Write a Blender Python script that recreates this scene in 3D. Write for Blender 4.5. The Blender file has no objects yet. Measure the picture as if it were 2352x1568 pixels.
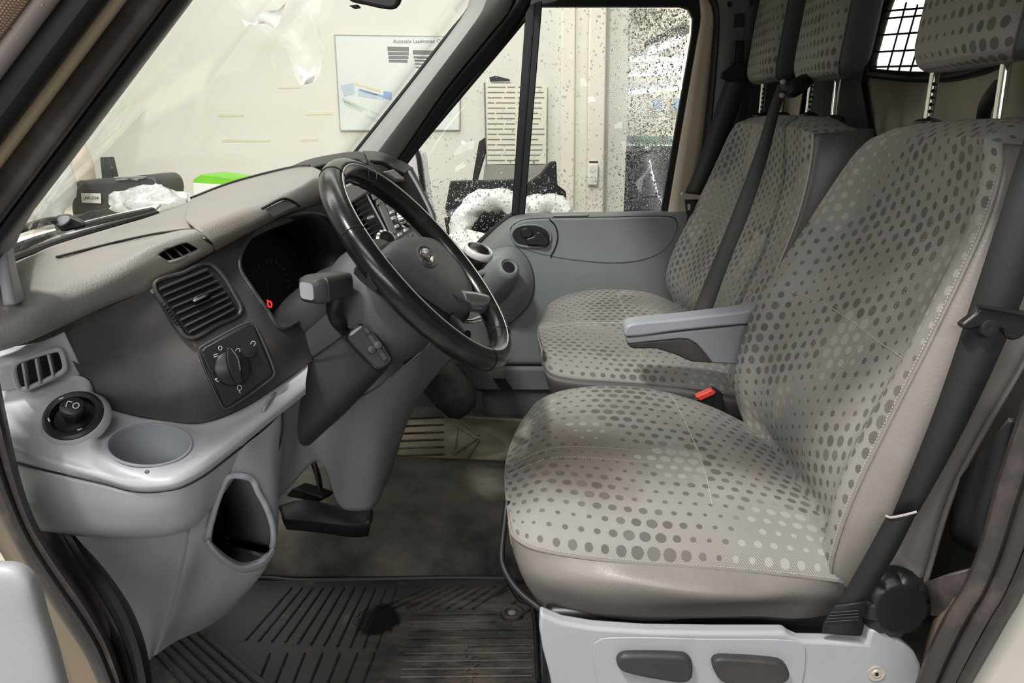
import bpy, bmesh, math, random
from mathutils import Vector, Matrix
random.seed(7)
SC = bpy.context.scene
COL = SC.collection
# ------------------------------------------------------------------ camera
FPX = 1700.0; PITCH = math.radians(15.8); YAW = math.radians(1.8)
CAMP = Vector((0, 0, .94))
FW = Vector((-math.sin(YAW)*math.cos(PITCH), math.cos(YAW)*math.cos(PITCH), -math.sin(PITCH)))
RT = Vector((math.cos(YAW), math.sin(YAW), 0)); UP = RT.cross(FW)
cd = bpy.data.cameras.new('camera'); cd.sensor_width = 36; cd.lens = FPX/2352*36; cd.clip_start = .01
cam = bpy.data.objects.new('camera', cd); COL.objects.link(cam)
cam.matrix_world = Matrix.Translation(CAMP) @ Matrix((RT, UP, -FW)).transposed().to_4x4()
SC.camera = cam
# ------------------------------------------------------------------ world, lamps, exposure
w = bpy.data.worlds.new('world'); SC.world = w; w.use_nodes = True
w.node_tree.nodes['Background'].inputs[0].default_value = (.97, .985, 1.0, 1)
w.node_tree.nodes['Background'].inputs[1].default_value = .22
def lamp(name, loc, target, sx, sy, power, col=(1, .95, .88)):
    d = bpy.data.lights.new(name, 'AREA'); d.shape = 'RECTANGLE'; d.size = sx; d.size_y = sy
    d.energy = power; d.color = col
    o = bpy.data.objects.new(name, d); COL.objects.link(o); o.location = loc
    o.rotation_euler = (Vector(target)-Vector(loc)).to_track_quat('-Z', 'Y').to_euler()
    return o
lamp('hall_tube_over_driver_door', (-1.25, -.47, 3.7), (.35, 1.0, .6), .5, .12, 165, (1, .975, .955))
lamp('fill_lamp_beside_van', (-.9, -1.3, 3.7), (-.4, .6, .2), 3.2, .8, 75, (1, .99, .98))  # unseen broad fill lamp, added to lift the driver side and ledges
lamp('fill_lamp_across_hall', (-.5, -6.5, 3.6), (0, 1.5, .6), 6.0, 1.0, 285, (.985, .995, 1))  # unseen frontal fill, added so light reaches the far door
lamp('hall_tubes_over_back_wall', (-.6, 3.3, 3.6), (-.4, 3.9, .2), 5.0, .5, 66, (1, .99, .965))
lamp('added_lamp_behind_van', (3.3, 10.8, 3.4), (4.9, 11.8, 1.9), 3.0, .5, 250, (1, .99, .97))  # added lamp, lights the backdrop wall so the bulkhead window looks bright
lamp('hall_tubes_far_bay', (2.2, 9.5, 3.6), (2.2, 10.5, .5), 2.0, 2.0, 60, (.97, .98, 1))
lamp('hall_tubes_over_bonnet', (-2.6, 1.6, 3.5), (-.6, 1.6, .8), .5, 3.0, 60, (1, .98, .95))
SC.view_settings.view_transform = 'Standard'; SC.view_settings.look = 'None'
SC.view_settings.gamma = 1; SC.view_settings.use_curve_mapping = False
SC.view_settings.exposure = -.16
# ------------------------------------------------------------------ geometry helpers
def ray(px, py): return FW + RT*((px-1176)/FPX) - UP*((py-784)/FPX)
def T(px, py, Y): d = ray(px, py); return CAMP + d*((Y-CAMP.y)/d.y)
def TX(px, py, X): d = ray(px, py); return CAMP + d*((X-CAMP.x)/d.x)
def TZ(px, py, Z): d = ray(px, py); return CAMP + d*((Z-CAMP.z)/d.z)
def proj(p):
    v = p-CAMP; z = v.dot(FW); return (1176+FPX*v.dot(RT)/z, 784-FPX*v.dot(UP)/z)
def pt(p): return p.copy() if isinstance(p, Vector) else T(*p)
def W(*a): return Vector(a)
class Plane:
    def __init__(s, a, b, c):
        s.o = pt(a); s.n = (pt(b)-s.o).cross(pt(c)-s.o).normalized()
        if s.n.dot(CAMP-s.o) < 0: s.n = -s.n
    def hit(s, px, py, off=0):
        d = ray(px, py); o = s.o+s.n*off
        return CAMP + d*((o-CAMP).dot(s.n)/d.dot(s.n))
def cr(pts, n, closed=False):
    """resample a polyline with a centripetal-free Catmull-Rom to n points by arc length"""
    P = [pt(p) for p in pts]
    if len(P) == 2: return [P[0].lerp(P[1], i/(n-1)) for i in range(n)]
    fine = []
    N = len(P)
    segs = N if closed else N-1
    for i in range(segs):
        p1, p2 = P[i], P[(i+1) % N]
        p0 = P[i-1] if (i > 0 or closed) else p1*2-p2
        p3 = P[(i+2) % N] if (i+2 < N or closed) else p2*2-p1
        L = (p2-p1).length
        m1 = (p2-p0)*(L/max(1e-6, (p2-p1).length+(p1-p0).length)); m2 = (p3-p1)*(L/max(1e-6, (p3-p2).length+(p2-p1).length))
        for k in range(12):
            t = k/12; t2 = t*t; t3 = t2*t
            fine.append(p1*(2*t3-3*t2+1)+m1*(t3-2*t2+t)+p2*(-2*t3+3*t2)+m2*(t3-t2))
    fine.append(P[0].copy() if closed else P[-1])
    acc = [0]
    for a, b in zip(fine, fine[1:]): acc.append(acc[-1]+(b-a).length)
    out = []; j = 0; tot = acc[-1]; cnt = n if not closed else n
    for i in range(cnt):
        s = tot*i/(n-1 if not closed else n)
        while j < len(fine)-2 and acc[j+1] < s: j += 1
        f = (s-acc[j])/max(1e-9, acc[j+1]-acc[j]); out.append(fine[j].lerp(fine[j+1], min(1, f)))
    return out
def link(o, parent):
    COL.objects.link(o)
    if parent is not None:
        o.parent = parent
        m = Matrix.Identity(4); q = parent; chain = []
        while q is not None: chain.append(q.matrix_basis); q = q.parent
        for b in reversed(chain): m = m @ b
        # all part meshes are written in world metres
        if parent.type == 'EMPTY': o.matrix_parent_inverse = parent.matrix_basis.inverted()
    return o
def mo(name, verts, faces, mat, parent=None, smooth=True, uvs=None, ang=40, bevel=0, bseg=2, solid=0, soff=0, sub=0):
    me = bpy.data.meshes.new(name); me.from_pydata([tuple(v) for v in verts], [], faces)
    me.validate(); me.update()
    if uvs:
        l = me.uv_layers.new(name='UVMap')
        for lp in me.loops: l.data[lp.index].uv = uvs[lp.vertex_index]
    bm = bmesh.new(); bm.from_mesh(me); bmesh.ops.recalc_face_normals(bm, faces=bm.faces)
    bm.to_mesh(me); bm.free()
    if smooth:
        me.shade_smooth(); me.set_sharp_from_angle(angle=math.radians(ang))
    me.materials.append(mat)
    o = bpy.data.objects.new(name, me); link(o, parent)
    if solid:
        m = o.modifiers.new('solid', 'SOLIDIFY'); m.thickness = solid; m.offset = soff
    if bevel:
        m = o.modifiers.new('bevel', 'BEVEL'); m.width = bevel; m.segments = bseg; m.limit_method = 'ANGLE'; m.angle_limit = math.radians(35)
    if sub:
        m = o.modifiers.new('sub', 'SUBSURF'); m.levels = sub; m.render_levels = sub
    return o
def inpoly(x, y, poly):
    r = False; j = len(poly)-1
    for i in range(len(poly)):
        xi, yi = poly[i]; xj, yj = poly[j]
        if (yi > y) != (yj > y) and x < (xj-xi)*(y-yi)/(yj-yi)+xi: r = not r
        j = i
    return r
def nearpoly(x, y, poly):
    best = None
    for i in range(len(poly)):
        ax, ay = poly[i]; bx_, by = poly[(i+1) % len(poly)]; dx, dy = bx_-ax, by-ay
        t = max(0, min(1, ((x-ax)*dx+(y-ay)*dy)/max(1e-9, dx*dx+dy*dy))); qx, qy = ax+dx*t, ay+dy*t
        d = (x-qx)**2+(y-qy)**2
        if best is None or d < best[0]: best = (d, qx, qy)
    return best[1], best[2]
def grid(name, G, mat, parent=None, hole=None, holepoly=None, closed_u=False, closed_v=False, uvscale=1, **kw):
    """G[r][c] of Vectors"""
    R = len(G); Cn = len(G[0]); V = [p for row in G for p in row]
    rr = R if closed_v else R-1; cc = Cn if closed_u else Cn-1
    F = []; D = set()
    if holepoly: hole = lambda c: inpoly(*proj(c), holepoly)
    for r in range(rr):
        for c in range(cc):
            f = (r*Cn+c, r*Cn+(c+1) % Cn, ((r+1) % R)*Cn+(c+1) % Cn, ((r+1) % R)*Cn+c)
            if hole:
                ctr = (V[f[0]]+V[f[1]]+V[f[2]]+V[f[3]])/4
                if hole(ctr): D.update(f); continue
            F.append(f)
    if holepoly:
        for i in D & set(x for f in F for x in f):
            q = proj(V[i]); V[i] = T(*nearpoly(*q, holepoly), V[i].y)
    mid = G[R//2]; u = [0]
    for a, b in zip(mid, mid[1:]): u.append(u[-1]+(b-a).length)
    midc = [G[r][Cn//2] for r in range(R)]; v = [0]
    for a, b in zip(midc, midc[1:]): v.append(v[-1]+(b-a).length)
    uvs = [(u[c]*uvscale, v[r]*uvscale) for r in range(R) for c in range(Cn)]
    return mo(name, V, F, mat, parent, uvs=uvs, **kw)
def loftgrid(rails, n, m, smooth=True):
    RR = [cr(r, n) for r in rails]
    if not smooth or len(RR) == 2:
        G = []
        for k in range(len(RR)-1):
            for j in range(m): G.append([a.lerp(b, j/m) for a, b in zip(RR[k], RR[k+1])])
        G.append(RR[-1]); return G
    tot = m*(len(RR)-1)+1
    cols = []
    for i in range(n):
        P = [r[i] for r in RR]; col = []
        for k in range(len(P)-1):
            p1, p2 = P[k], P[k+1]; p0 = P[k-1] if k else p1*2-p2; p3 = P[k+2] if k+2 < len(P) else p2*2-p1
            L = (p2-p1).length
            m1 = (p2-p0)*(L/max(1e-6, L+(p1-p0).length)); m2 = (p3-p1)*(L/max(1e-6, (p3-p2).length+L))
            for j in range(m):
                t = j/m; t2 = t*t; t3 = t2*t
                col.append(p1*(2*t3-3*t2+1)+m1*(t3-2*t2+t)+p2*(-2*t3+3*t2)+m2*(t3-t2))
        col.append(P[-1]); cols.append(col)
    return [[cols[i][j] for i in range(n)] for j in range(tot)]
def loft(name, rails, mat, parent=None, n=32, m=6, smooth_across=True, **kw):
    return grid(name, loftgrid(rails, n, m, smooth_across), mat, parent, **kw)
def tube(name, pts, r, mat, parent=None, seg=10, n=None, closed=False, flat=None, **kw):
    P = cr(pts, n or max(2, 8*(len(pts)-1)+1), closed) if (len(pts) > 2 or n) else [pt(p) for p in pts]
    rad = r if isinstance(r, (list, tuple)) else [r]
    G = []; N = len(P); prev = None
    for i, p in enumerate(P):
        a = P[i-1] if (i > 0 or closed) else p; b = P[(i+1) % N] if (i < N-1 or closed) else p
        t = (b-a).normalized()
        ref = prev if prev is not None else (Vector((0, 0, 1)) if abs(t.z) < .9 else Vector((1, 0, 0)))
        u = (ref-t*ref.dot(t)).normalized(); v = t.cross(u); prev = u
        f = i/(N-1)*(len(rad)-1) if N > 1 else 0; k = min(int(f), len(rad)-2) if len(rad) > 1 else 0
        rr = rad[0] if len(rad) == 1 else rad[k]*(1-(f-k))+rad[k+1]*(f-k)
        G.append([p+(u*math.cos(2*math.pi*s/seg)+v*math.sin(2*math.pi*s/seg)*(flat or 1))*rr for s in range(seg)])
    V = [q for row in G for q in row]; F = []
    for i in range(N if closed else N-1):
        for s in range(seg):
            F.append((i*seg+s, i*seg+(s+1) % seg, ((i+1) % N)*seg+(s+1) % seg, ((i+1) % N)*seg+s))
    if not closed: F.append(tuple(range(seg))); F.append(tuple((N-1)*seg+s for s in reversed(range(seg))))
    return mo(name, V, F, mat, parent, **kw)
def prism(name, pts, vec, mat, parent=None, **kw):
    P = [pt(p) for p in pts]; n = len(P)
    V = P+[p+vec for p in P]
    F = [tuple(range(n)), tuple(reversed(range(n, 2*n)))]+[(i, (i+1) % n, n+(i+1) % n, n+i) for i in range(n)]
    return mo(name, V, F, mat, parent, **kw)
def plate(name, pl, px, th, mat, parent=None, off=0, **kw):
    P = [pl.hit(x, y, off) for x, y in px]
    return prism(name, P, pl.n*th, mat, parent, **kw)
def rpx(pts, n=40): # smooth closed px outline
    q = cr([Vector((x, y, 0)) for x, y in pts], n, True); return [(p.x, p.y) for p in q]
def ell(cx, cy, a, b, rot=0, n=24):
    c, s = math.cos(rot), math.sin(rot)
    return [(cx+a*math.cos(t)*c-b*math.sin(t)*s, cy+a*math.cos(t)*s+b*math.sin(t)*c) for t in [2*math.pi*i/n for i in range(n)]]
def box(name, c, size, mat, parent=None, rot=None, **kw):
    c = Vector(c); h = Vector(size)/2; R = rot or Matrix.Identity(3)
    V = [c+R@Vector((sx*h.x, sy*h.y, sz*h.z)) for sx in (-1, 1) for sy in (-1, 1) for sz in (-1, 1)]
    F = [(0, 1, 3, 2), (4, 6, 7, 5), (0, 4, 5, 1), (2, 3, 7, 6), (0, 2, 6, 4), (1, 5, 7, 3)]
    return mo(name, V, F, mat, parent, **kw)
def bar(name, a, b, wvec, hvec, mat, parent=None, **kw): # box between two points with side vectors
    a = pt(a); b = pt(b); V = []
    for p in (a, b):
        for s in ((-1, -1), (1, -1), (1, 1), (-1, 1)): V.append(p+wvec*s[0]/2+hvec*s[1]/2)
    F = [(0, 1, 2, 3), (7, 6, 5, 4)]+[(i, (i+1) % 4, 4+(i+1) % 4, 4+i) for i in range(4)]
    return mo(name, V, F, mat, parent, **kw)
def lathe(name, prof, o, ax, mat, parent=None, seg=32, wob=None, cap0=True, **kw):
    o = pt(o); ax = ax.normalized(); ref = Vector((0, 0, 1)) if abs(ax.z) < .9 else Vector((1, 0, 0))
    u = (ref-ax*ref.dot(ax)).normalized(); v = ax.cross(u)
    V = []; F = []
    for k, (r, h) in enumerate(prof):
        for s in range(seg):
            a = 2*math.pi*s/seg; rr = r*(wob(a, k) if wob else 1)
            V.append(o+ax*h+(u*math.cos(a)+v*math.sin(a))*rr)
    for k in range(len(prof)-1):
        for s in range(seg): F.append((k*seg+s, k*seg+(s+1) % seg, (k+1)*seg+(s+1) % seg, (k+1)*seg+s))
    if cap0 and prof[0][0] > 1e-5: F.append(tuple(range(seg)))
    if cap0 and prof[-1][0] > 1e-5: F.append(tuple((len(prof)-1)*seg+s for s in range(seg)))
    return mo(name, V, F, mat, parent, **kw)
def ribbon(name, L, Rr, th, mat, parent=None, n=30, **kw): # two edge polylines
    a = cr(L, n); b = cr(Rr, n)
    return grid(name, [a, [p.lerp(q, .5) for p, q in zip(a, b)], b], mat, parent, solid=th, **kw)
def text(name, s, o, u, v, size, mat, parent=None, ext=.0003):
    c = bpy.data.curves.new(name, 'FONT'); c.body = s; c.size = size; c.extrude = ext; c.align_x = 'LEFT'
    t = bpy.data.objects.new(name+'_tmp', c); COL.objects.link(t)
    dg = bpy.context.evaluated_depsgraph_get(); me = bpy.data.meshes.new_from_object(t.evaluated_get(dg))
    bpy.data.objects.remove(t); me.materials.clear(); me.materials.append(mat); me.name = name
    u = u.normalized(); v = (v-u*v.dot(u)).normalized(); nn = u.cross(v)
    me.transform(Matrix.Translation(o) @ Matrix((u, v, nn)).transposed().to_4x4())
    return link(bpy.data.objects.new(name, me), parent)
def tag(o, label, cat=None, group=None, kind=None):
    if label: o['label'] = label
    if cat: o['category'] = cat
    if group: o['group'] = group
    if kind: o['kind'] = kind
    return o
def thing(name, label, cat, loc, group=None, kind=None):
    o = bpy.data.objects.new(name, None); COL.objects.link(o); o.location = loc; o.empty_display_size = .05
    return tag(o, label, cat, group, kind)
def struct(o, label=None): o['kind'] = 'structure'; return tag(o, label)
# ------------------------------------------------------------------ materials
def lin(c): c /= 255; return c/12.92 if c <= .04045 else ((c+.055)/1.055)**2.4
def rgb(r, g, b): return (lin(r), lin(g), lin(b), 1)
class NT:
    def __init__(s, name):
        s.m = bpy.data.materials.new(name); s.m.use_nodes = True; s.t = s.m.node_tree; s.t.nodes.clear()
    def n(s, typ, **kw):
        nd = s.t.nodes.new(typ)
        for k, v in kw.items(): setattr(nd, k, v)
        return nd
    def l(s, a, b): s.t.links.new(a, b)
    def math(s, op, a, b=None, c=None):
        nd = s.n('ShaderNodeMath', operation=op)
        for i, x in enumerate((a, b, c)):
            if x is None: continue
            if isinstance(x, (int, float)): nd.inputs[i].default_value = x
            else: s.l(x, nd.inputs[i])
        return nd.outputs[0]
    def mix(s, f, a, b):
        nd = s.n('ShaderNodeMix', data_type='RGBA')
        for i, x in ((0, f), (6, a), (7, b)):
            if isinstance(x, (int, float, tuple)): nd.inputs[i].default_value = x
            else: s.l(x, nd.inputs[i])
        return nd.outputs[2]
    def ramp(s, f, lo, hi):
        nd = s.n('ShaderNodeMapRange'); nd.inputs[1].default_value = lo; nd.inputs[2].default_value = hi
        s.l(f, nd.inputs[0]); return nd.outputs[0]
    def noise(s, vec, scale, detail=3, rough=.5):
        nd = s.n('ShaderNodeTexNoise'); nd.inputs['Scale'].default_value = scale; nd.inputs['Detail'].default_value = detail
        nd.inputs['Roughness'].default_value = rough; s.l(vec, nd.inputs['Vector']); return nd.outputs['Fac']
    def out(s, sh): o = s.n('ShaderNodeOutputMaterial'); s.l(sh, o.inputs[0]); return s.m
    def bsdf(s, col, rough=.5, metal=0, bump=None, bstr=.2, bdist=.001, spec=.5, coat=0):
        b = s.n('ShaderNodeBsdfPrincipled')
        if isinstance(col, tuple): b.inputs['Base Color'].default_value = col
        else: s.l(col, b.inputs['Base Color'])
        if isinstance(rough, (int, float)): b.inputs['Roughness'].default_value = rough
        else: s.l(rough, b.inputs['Roughness'])
        b.inputs['Metallic'].default_value = metal; b.inputs['Specular IOR Level'].default_value = spec
        b.inputs['Coat Weight'].default_value = coat
        if bump is not None:
            bn = s.n('ShaderNodeBump'); bn.inputs['Strength'].default_value = bstr; bn.inputs['Distance'].default_value = bdist
            s.l(bump, bn.inputs['Height']); s.l(bn.outputs[0], b.inputs['Normal'])
        return b.outputs[0]
def M(name, col, rough=.5, metal=0, var=.12, vs=6, grain=0, gstr=.25, dirt=None, ds=9, dlo=.5, dhi=.7, spec=.5, coat=0, stretch=None):
    k = NT(name); tc = k.n('ShaderNodeTexCoord').outputs['Object']
    if stretch:
        mp = k.n('ShaderNodeMapping'); mp.inputs['Scale'].default_value = stretch; k.l(tc, mp.inputs[0]); tc = mp.outputs[0]
    nz = k.noise(tc, vs, 4)
    a = tuple(c*(1-var) for c in col[:3])+(1,); b = tuple(min(1, c*(1+var)) for c in col[:3])+(1,)
    c = k.mix(k.ramp(nz, .3, .7), a, b)
    if dirt:
        dn = k.noise(tc, ds, 6, .6); c = k.mix(k.math('MULTIPLY', k.ramp(dn, dlo, dhi), dirt[3]), c, tuple(dirt[:3])+(1,))
    bp = k.noise(tc, grain, 2) if grain else None
    return k.out(k.bsdf(c, rough, metal, bp, gstr, .001, spec, coat))
def fabric(name):
    k = NT(name); uv = k.n('ShaderNodeUVMap').outputs[0]
    sp = k.n('ShaderNodeSeparateXYZ'); k.l(uv, sp.inputs[0]); u, v = sp.outputs[0], sp.outputs[1]
    S, Rr = .0225, .0255
    vr = k.math('DIVIDE', v, Rr); row = k.math('FLOOR', vr)
    us = k.math('ADD', k.math('DIVIDE', u, S), k.math('MULTIPLY', k.math('MODULO', row, 2.0), .5)); ci = k.math('FLOOR', us)
    fu = k.math('MULTIPLY', k.math('SUBTRACT', k.math('FRACT', us), .5), S); fv = k.math('MULTIPLY', k.math('SUBTRACT', k.math('FRACT', vr), .5), Rr)
    d = k.math('SQRT', k.math('ADD', k.math('MULTIPLY', fu, fu), k.math('MULTIPLY', k.math('MULTIPLY', fv, fv), .85)))
    cell = k.n('ShaderNodeCombineXYZ'); k.l(ci, cell.inputs[0]); k.l(row, cell.inputs[1])
    # dot size swells and shrinks in waves over the cloth
    szn = k.noise(cell.outputs[0], .16, 1); wn = k.n('ShaderNodeTexWhiteNoise', noise_dimensions='2D'); k.l(cell.outputs[0], wn.inputs['Vector'])
    rad = k.math('ADD', k.math('MULTIPLY', k.ramp(szn, .36, .64), .0060), .0026)
    rad = k.math('ADD', rad, k.math('MULTIPLY', wn.outputs['Value'], .0008))
    edge = k.noise(uv, 900, 1); d2 = k.math('ADD', d, k.math('MULTIPLY', k.math('SUBTRACT', edge, .5), .0030))
    dot = k.ramp(k.math('SUBTRACT', rad, d2), -.0003, .0004)
    tw = k.math('SINE', k.math('MULTIPLY', k.math('ADD', u, k.math('MULTIPLY', v, .8)), 2*math.pi/.0036))
    twn = k.ramp(k.noise(uv, 4, 1), .4, .65)
    base = k.mix(k.math('MULTIPLY', k.math('ADD', k.math('MULTIPLY', tw, .5), .5), k.math('ADD', k.math('MULTIPLY', twn, .55), .2)), rgb(146, 144, 138), rgb(90, 88, 85))
    st = k.ramp(k.noise(uv, 5.5, 3), .48, .72)
    base = k.mix(k.math('MULTIPLY', st, .45), base, rgb(122, 106, 96))
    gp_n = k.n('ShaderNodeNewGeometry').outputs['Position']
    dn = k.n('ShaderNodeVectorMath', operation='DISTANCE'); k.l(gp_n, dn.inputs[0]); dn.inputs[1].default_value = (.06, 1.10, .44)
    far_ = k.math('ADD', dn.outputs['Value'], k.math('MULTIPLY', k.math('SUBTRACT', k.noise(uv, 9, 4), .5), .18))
    base = k.mix(k.math('MULTIPLY', k.ramp(far_, .17, .06), .55), base, rgb(92, 76, 66))  # brown stain patch that also paints in the pillar shadow on the cushion
    band = k.noise(cell.outputs[0], .085, 1); lt = k.ramp(band, .545, .575)
    dc = k.mix(lt, k.mix(wn.outputs['Value'], rgb(72, 70, 71), rgb(94, 91, 89)), rgb(158, 155, 147))
    c = k.mix(k.math('MULTIPLY', k.math('MULTIPLY', dot, k.math('ADD', .74, k.math('MULTIPLY', k.math('SINE', k.math('MULTIPLY', k.math('SUBTRACT', u, v), 2*math.pi/.0028)), .14))), 1.05), base, dc)
    hgt = k.math('ADD', k.math('MULTIPLY', tw, .3), k.noise(uv, 1400, 1))
    return k.out(k.bsdf(c, .9, 0, hgt, .18, .0006, .2))
def glass(name, tint=(1, 1, 1, 1), refl=.05):
    k = NT(name); t = k.n('ShaderNodeBsdfTransparent'); t.inputs[0].default_value = tint
    g = k.n('ShaderNodeBsdfGlossy'); g.inputs['Roughness'].default_value = .02
    fr = k.n('ShaderNodeLayerWeight'); fr.inputs[0].default_value = .5
    mx = k.n('ShaderNodeMixShader'); k.l(k.math('ADD', k.math('MULTIPLY', k.math('POWER', fr.outputs['Facing'], 5.0), .35), refl*.4), mx.inputs[0]); k.l(t.outputs[0], mx.inputs[1]); k.l(g.outputs[0], mx.inputs[2])
    return k.out(mx.outputs[0])
def film(name, op=.25, col=(.95, .95, .92, 1)):
    k = NT(name); t = k.n('ShaderNodeBsdfTransparent'); b = k.bsdf(col, .25, 0)
    tc = k.n('ShaderNodeTexCoord').outputs['Object']; nz = k.ramp(k.noise(tc, 30, 4), .35, .75)
    mx = k.n('ShaderNodeMixShader'); k.l(k.math('ADD', k.math('MULTIPLY', nz, op), op*.5), mx.inputs[0]); k.l(t.outputs[0], mx.inputs[1]); k.l(b, mx.inputs[2])
    return k.out(mx.outputs[0])
def emit(name, col, s):
    k = NT(name); e = k.n('ShaderNodeEmission'); e.inputs[0].default_value = col; e.inputs[1].default_value = s; return k.out(e.outputs[0])
DIRT = rgb(150, 132, 112)
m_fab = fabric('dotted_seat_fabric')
m_lea = M('grey_brown_vinyl', rgb(126, 120, 115), .40, 0, .14, 7, 260, .3)
m_dlea = M('dark_grey_vinyl', rgb(84, 81, 80), .5, 0, .08, 5, 260, .2)
m_pad = M('light_grey_dash_pad', rgb(128, 126, 121), .5, 0, .1, 5, 420, .6, DIRT[:3]+(.35,), 6, .45, .75)
m_fas = M('charcoal_fascia_plastic', rgb(52, 50, 49), .5, 0, .14, 7, 500, .12, rgb(92, 84, 79)[:3]+(.35,), 7, .5, .75)
m_dark = M('black_plastic', rgb(25, 25, 26), .4, 0, .1, 8, 400, .1)
m_blk = M('deep_black_recess', rgb(14, 14, 16), .6, 0, .1)
m_gry = M('grey_trim_plastic', rgb(158, 160, 163), .42, 0, .06, 4, 500, .12, rgb(170, 164, 156)[:3]+(.4,), 8, .52, .72)
m_gry2 = M('blue_grey_plastic', rgb(148, 151, 156), .4, 0, .05, 4, 500, .1)
m_knee = M('mid_grey_plastic', rgb(128, 130, 132), .5, 0, .06, 4, 500, .1)
m_door = M('green_grey_door_trim', rgb(120, 125, 122), .5, 0, .06, 4, 380, .18)
m_doorl = M('dark_lower_door_trim', rgb(92, 96, 94), .55, 0, .06, 4, 380, .15)
m_seal = M('brown_black_rubber', rgb(52, 47, 46), .45, 0, .18, 9, 300, .1, rgb(112, 98, 92)[:3]+(.4,), 14, .5, .7)
m_rub = M('black_rubber', rgb(24, 24, 25), .5, 0, .1, 8, 300, .1)
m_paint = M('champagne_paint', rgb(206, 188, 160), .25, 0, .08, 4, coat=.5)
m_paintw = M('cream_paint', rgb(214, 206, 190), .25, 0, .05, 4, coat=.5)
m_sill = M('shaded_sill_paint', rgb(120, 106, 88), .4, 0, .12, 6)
m_jamb = M('pale_jamb_paint', rgb(168, 163, 154), .35, 0, .08, 4)
m_pilb = M('brightened_champagne_paint', rgb(238, 222, 196), .25, 0, .06, 4, coat=.5)  # champagne paint lightened to make up for light missing on the far pillar
m_silver = M('pale_metal_strip', rgb(176, 166, 164), .35, .3, .08, 8)
m_chrome = M('chrome', rgb(225, 222, 214), .12, 1, .03)
m_steel = M('worn_steel_sheet', rgb(196, 187, 172), .35, .2, .25, 5, 60, .1)
m_rim = M('worn_black_leather', rgb(27, 26, 26), .24, 0, .2, 14, 500, .12, rgb(72, 66, 60)[:3]+(.5,), 16, .55, .75)
m_hub = M('charcoal_hub_plastic', rgb(72, 71, 72), .5, 0, .06, 8, 450, .3)
m_col = M('grey_column_plastic', rgb(72, 72, 72), .45, 0, .06, 8, 450, .15)
m_belt = M('brown_black_belt', rgb(21, 21, 21), .6, 0, .08, 9, 900, .2)
m_belt2 = M('dull_brown_belt', rgb(58, 54, 52), .65, 0, .08, 9, 900, .2)
def mat_rubber():
    k = NT('dirty_rubber_mat'); P = k.n('ShaderNodeTexCoord').outputs['Object']
    def dist(x, y):
        d = k.n('ShaderNodeVectorMath', operation='DISTANCE'); k.l(P, d.inputs[0]); d.inputs[1].default_value = (x, y, .01); return d.outputs['Value']
    mp = k.n('ShaderNodeMapping'); mp.inputs['Scale'].default_value = (.5, 1.6, 1); k.l(P, mp.inputs[0])
    c = k.mix(k.ramp(k.noise(P, 9, 4), .3, .7), rgb(24, 23, 23), rgb(38, 36, 35))
    dirt = k.math('MULTIPLY', k.ramp(k.noise(mp.outputs[0], 26, 6, .65), .40, .66), k.ramp(dist(-.13, 1.20), .26, .06))
    c = k.mix(k.math('MULTIPLY', dirt, .6), c, rgb(108, 96, 86))
    lt = k.ramp(k.noise(P, 60, 5, .7), .60, .72); c = k.mix(k.math('MULTIPLY', lt, .35), c, rgb(120, 104, 90))
    wet = k.ramp(k.math('ADD', dist(-.31, 1.245), k.math('MULTIPLY', k.noise(P, 16, 3), .09)), .105, .09)
    c = k.mix(wet, c, rgb(16, 15, 15))
    return k.out(k.bsdf(c, k.math('SUBTRACT', .46, k.math('MULTIPLY', wet, .3)), 0, k.noise(P, 260, 2), .2))
m_mat = mat_rubber()
m_mat2 = M('muddy_passenger_mat', rgb(112, 104, 88), .6, 0, .15, 9, 200, .2, rgb(150, 138, 112)[:3]+(.7,), 9, .45, .7)
m_carp = M('worn_dark_carpet', rgb(34, 33, 32), .95, 0, .15, 10, 800, .5, rgb(112, 106, 93)[:3]+(.75,), 4, .42, .66)
m_stitch = M('pale_thread', rgb(168, 160, 148), .7, 0, .05)
m_red = M('red_buckle_plastic', rgb(205, 62, 52), .4)
m_bench_back = M('dark_bulkhead_trim', rgb(24, 24, 26), .55, 0, .1)
m_pill = M('grey_pillar_trim', rgb(96, 97, 97), .55, 0, .06)
m_pilla = M('light_grey_pillar_trim', rgb(150, 153, 148), .5, 0, .06, 4, 400, .15)
m_white = M('white_plastic', rgb(235, 233, 228), .4, 0, .03)
m_whitemark = M('white_print', rgb(220, 220, 220), .5, 0, 0)
m_grmark = M('grey_print', rgb(120, 120, 120), .5, 0, 0)
m_wall = M('cream_hall_wall', rgb(222, 221, 207), .8, 0, .04, 1.2, 0, 0, rgb(206, 194, 160)[:3]+(.35,), 2.5, .55, .75, stretch=(.4, 1, 2.2))
m_wallw = M('pale_column_paint', rgb(230, 224, 208), .7, 0, .03, 3)
m_gnd = M('grey_concrete', rgb(170, 168, 162), .35, 0, .1, 2)
m_glass = glass('clear_window_glass', (.965, .97, .965, 1)); m_drop = None
m_red_l = emit('red_warning_light', (1, .03, .03, 1), 2.2)
m_tube = emit('fluorescent_tube', (.96, .98, 1, 1), 14)
m_film = film('thin_plastic_film', .22); m_film2 = film('crumpled_white_film', .75)
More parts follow.
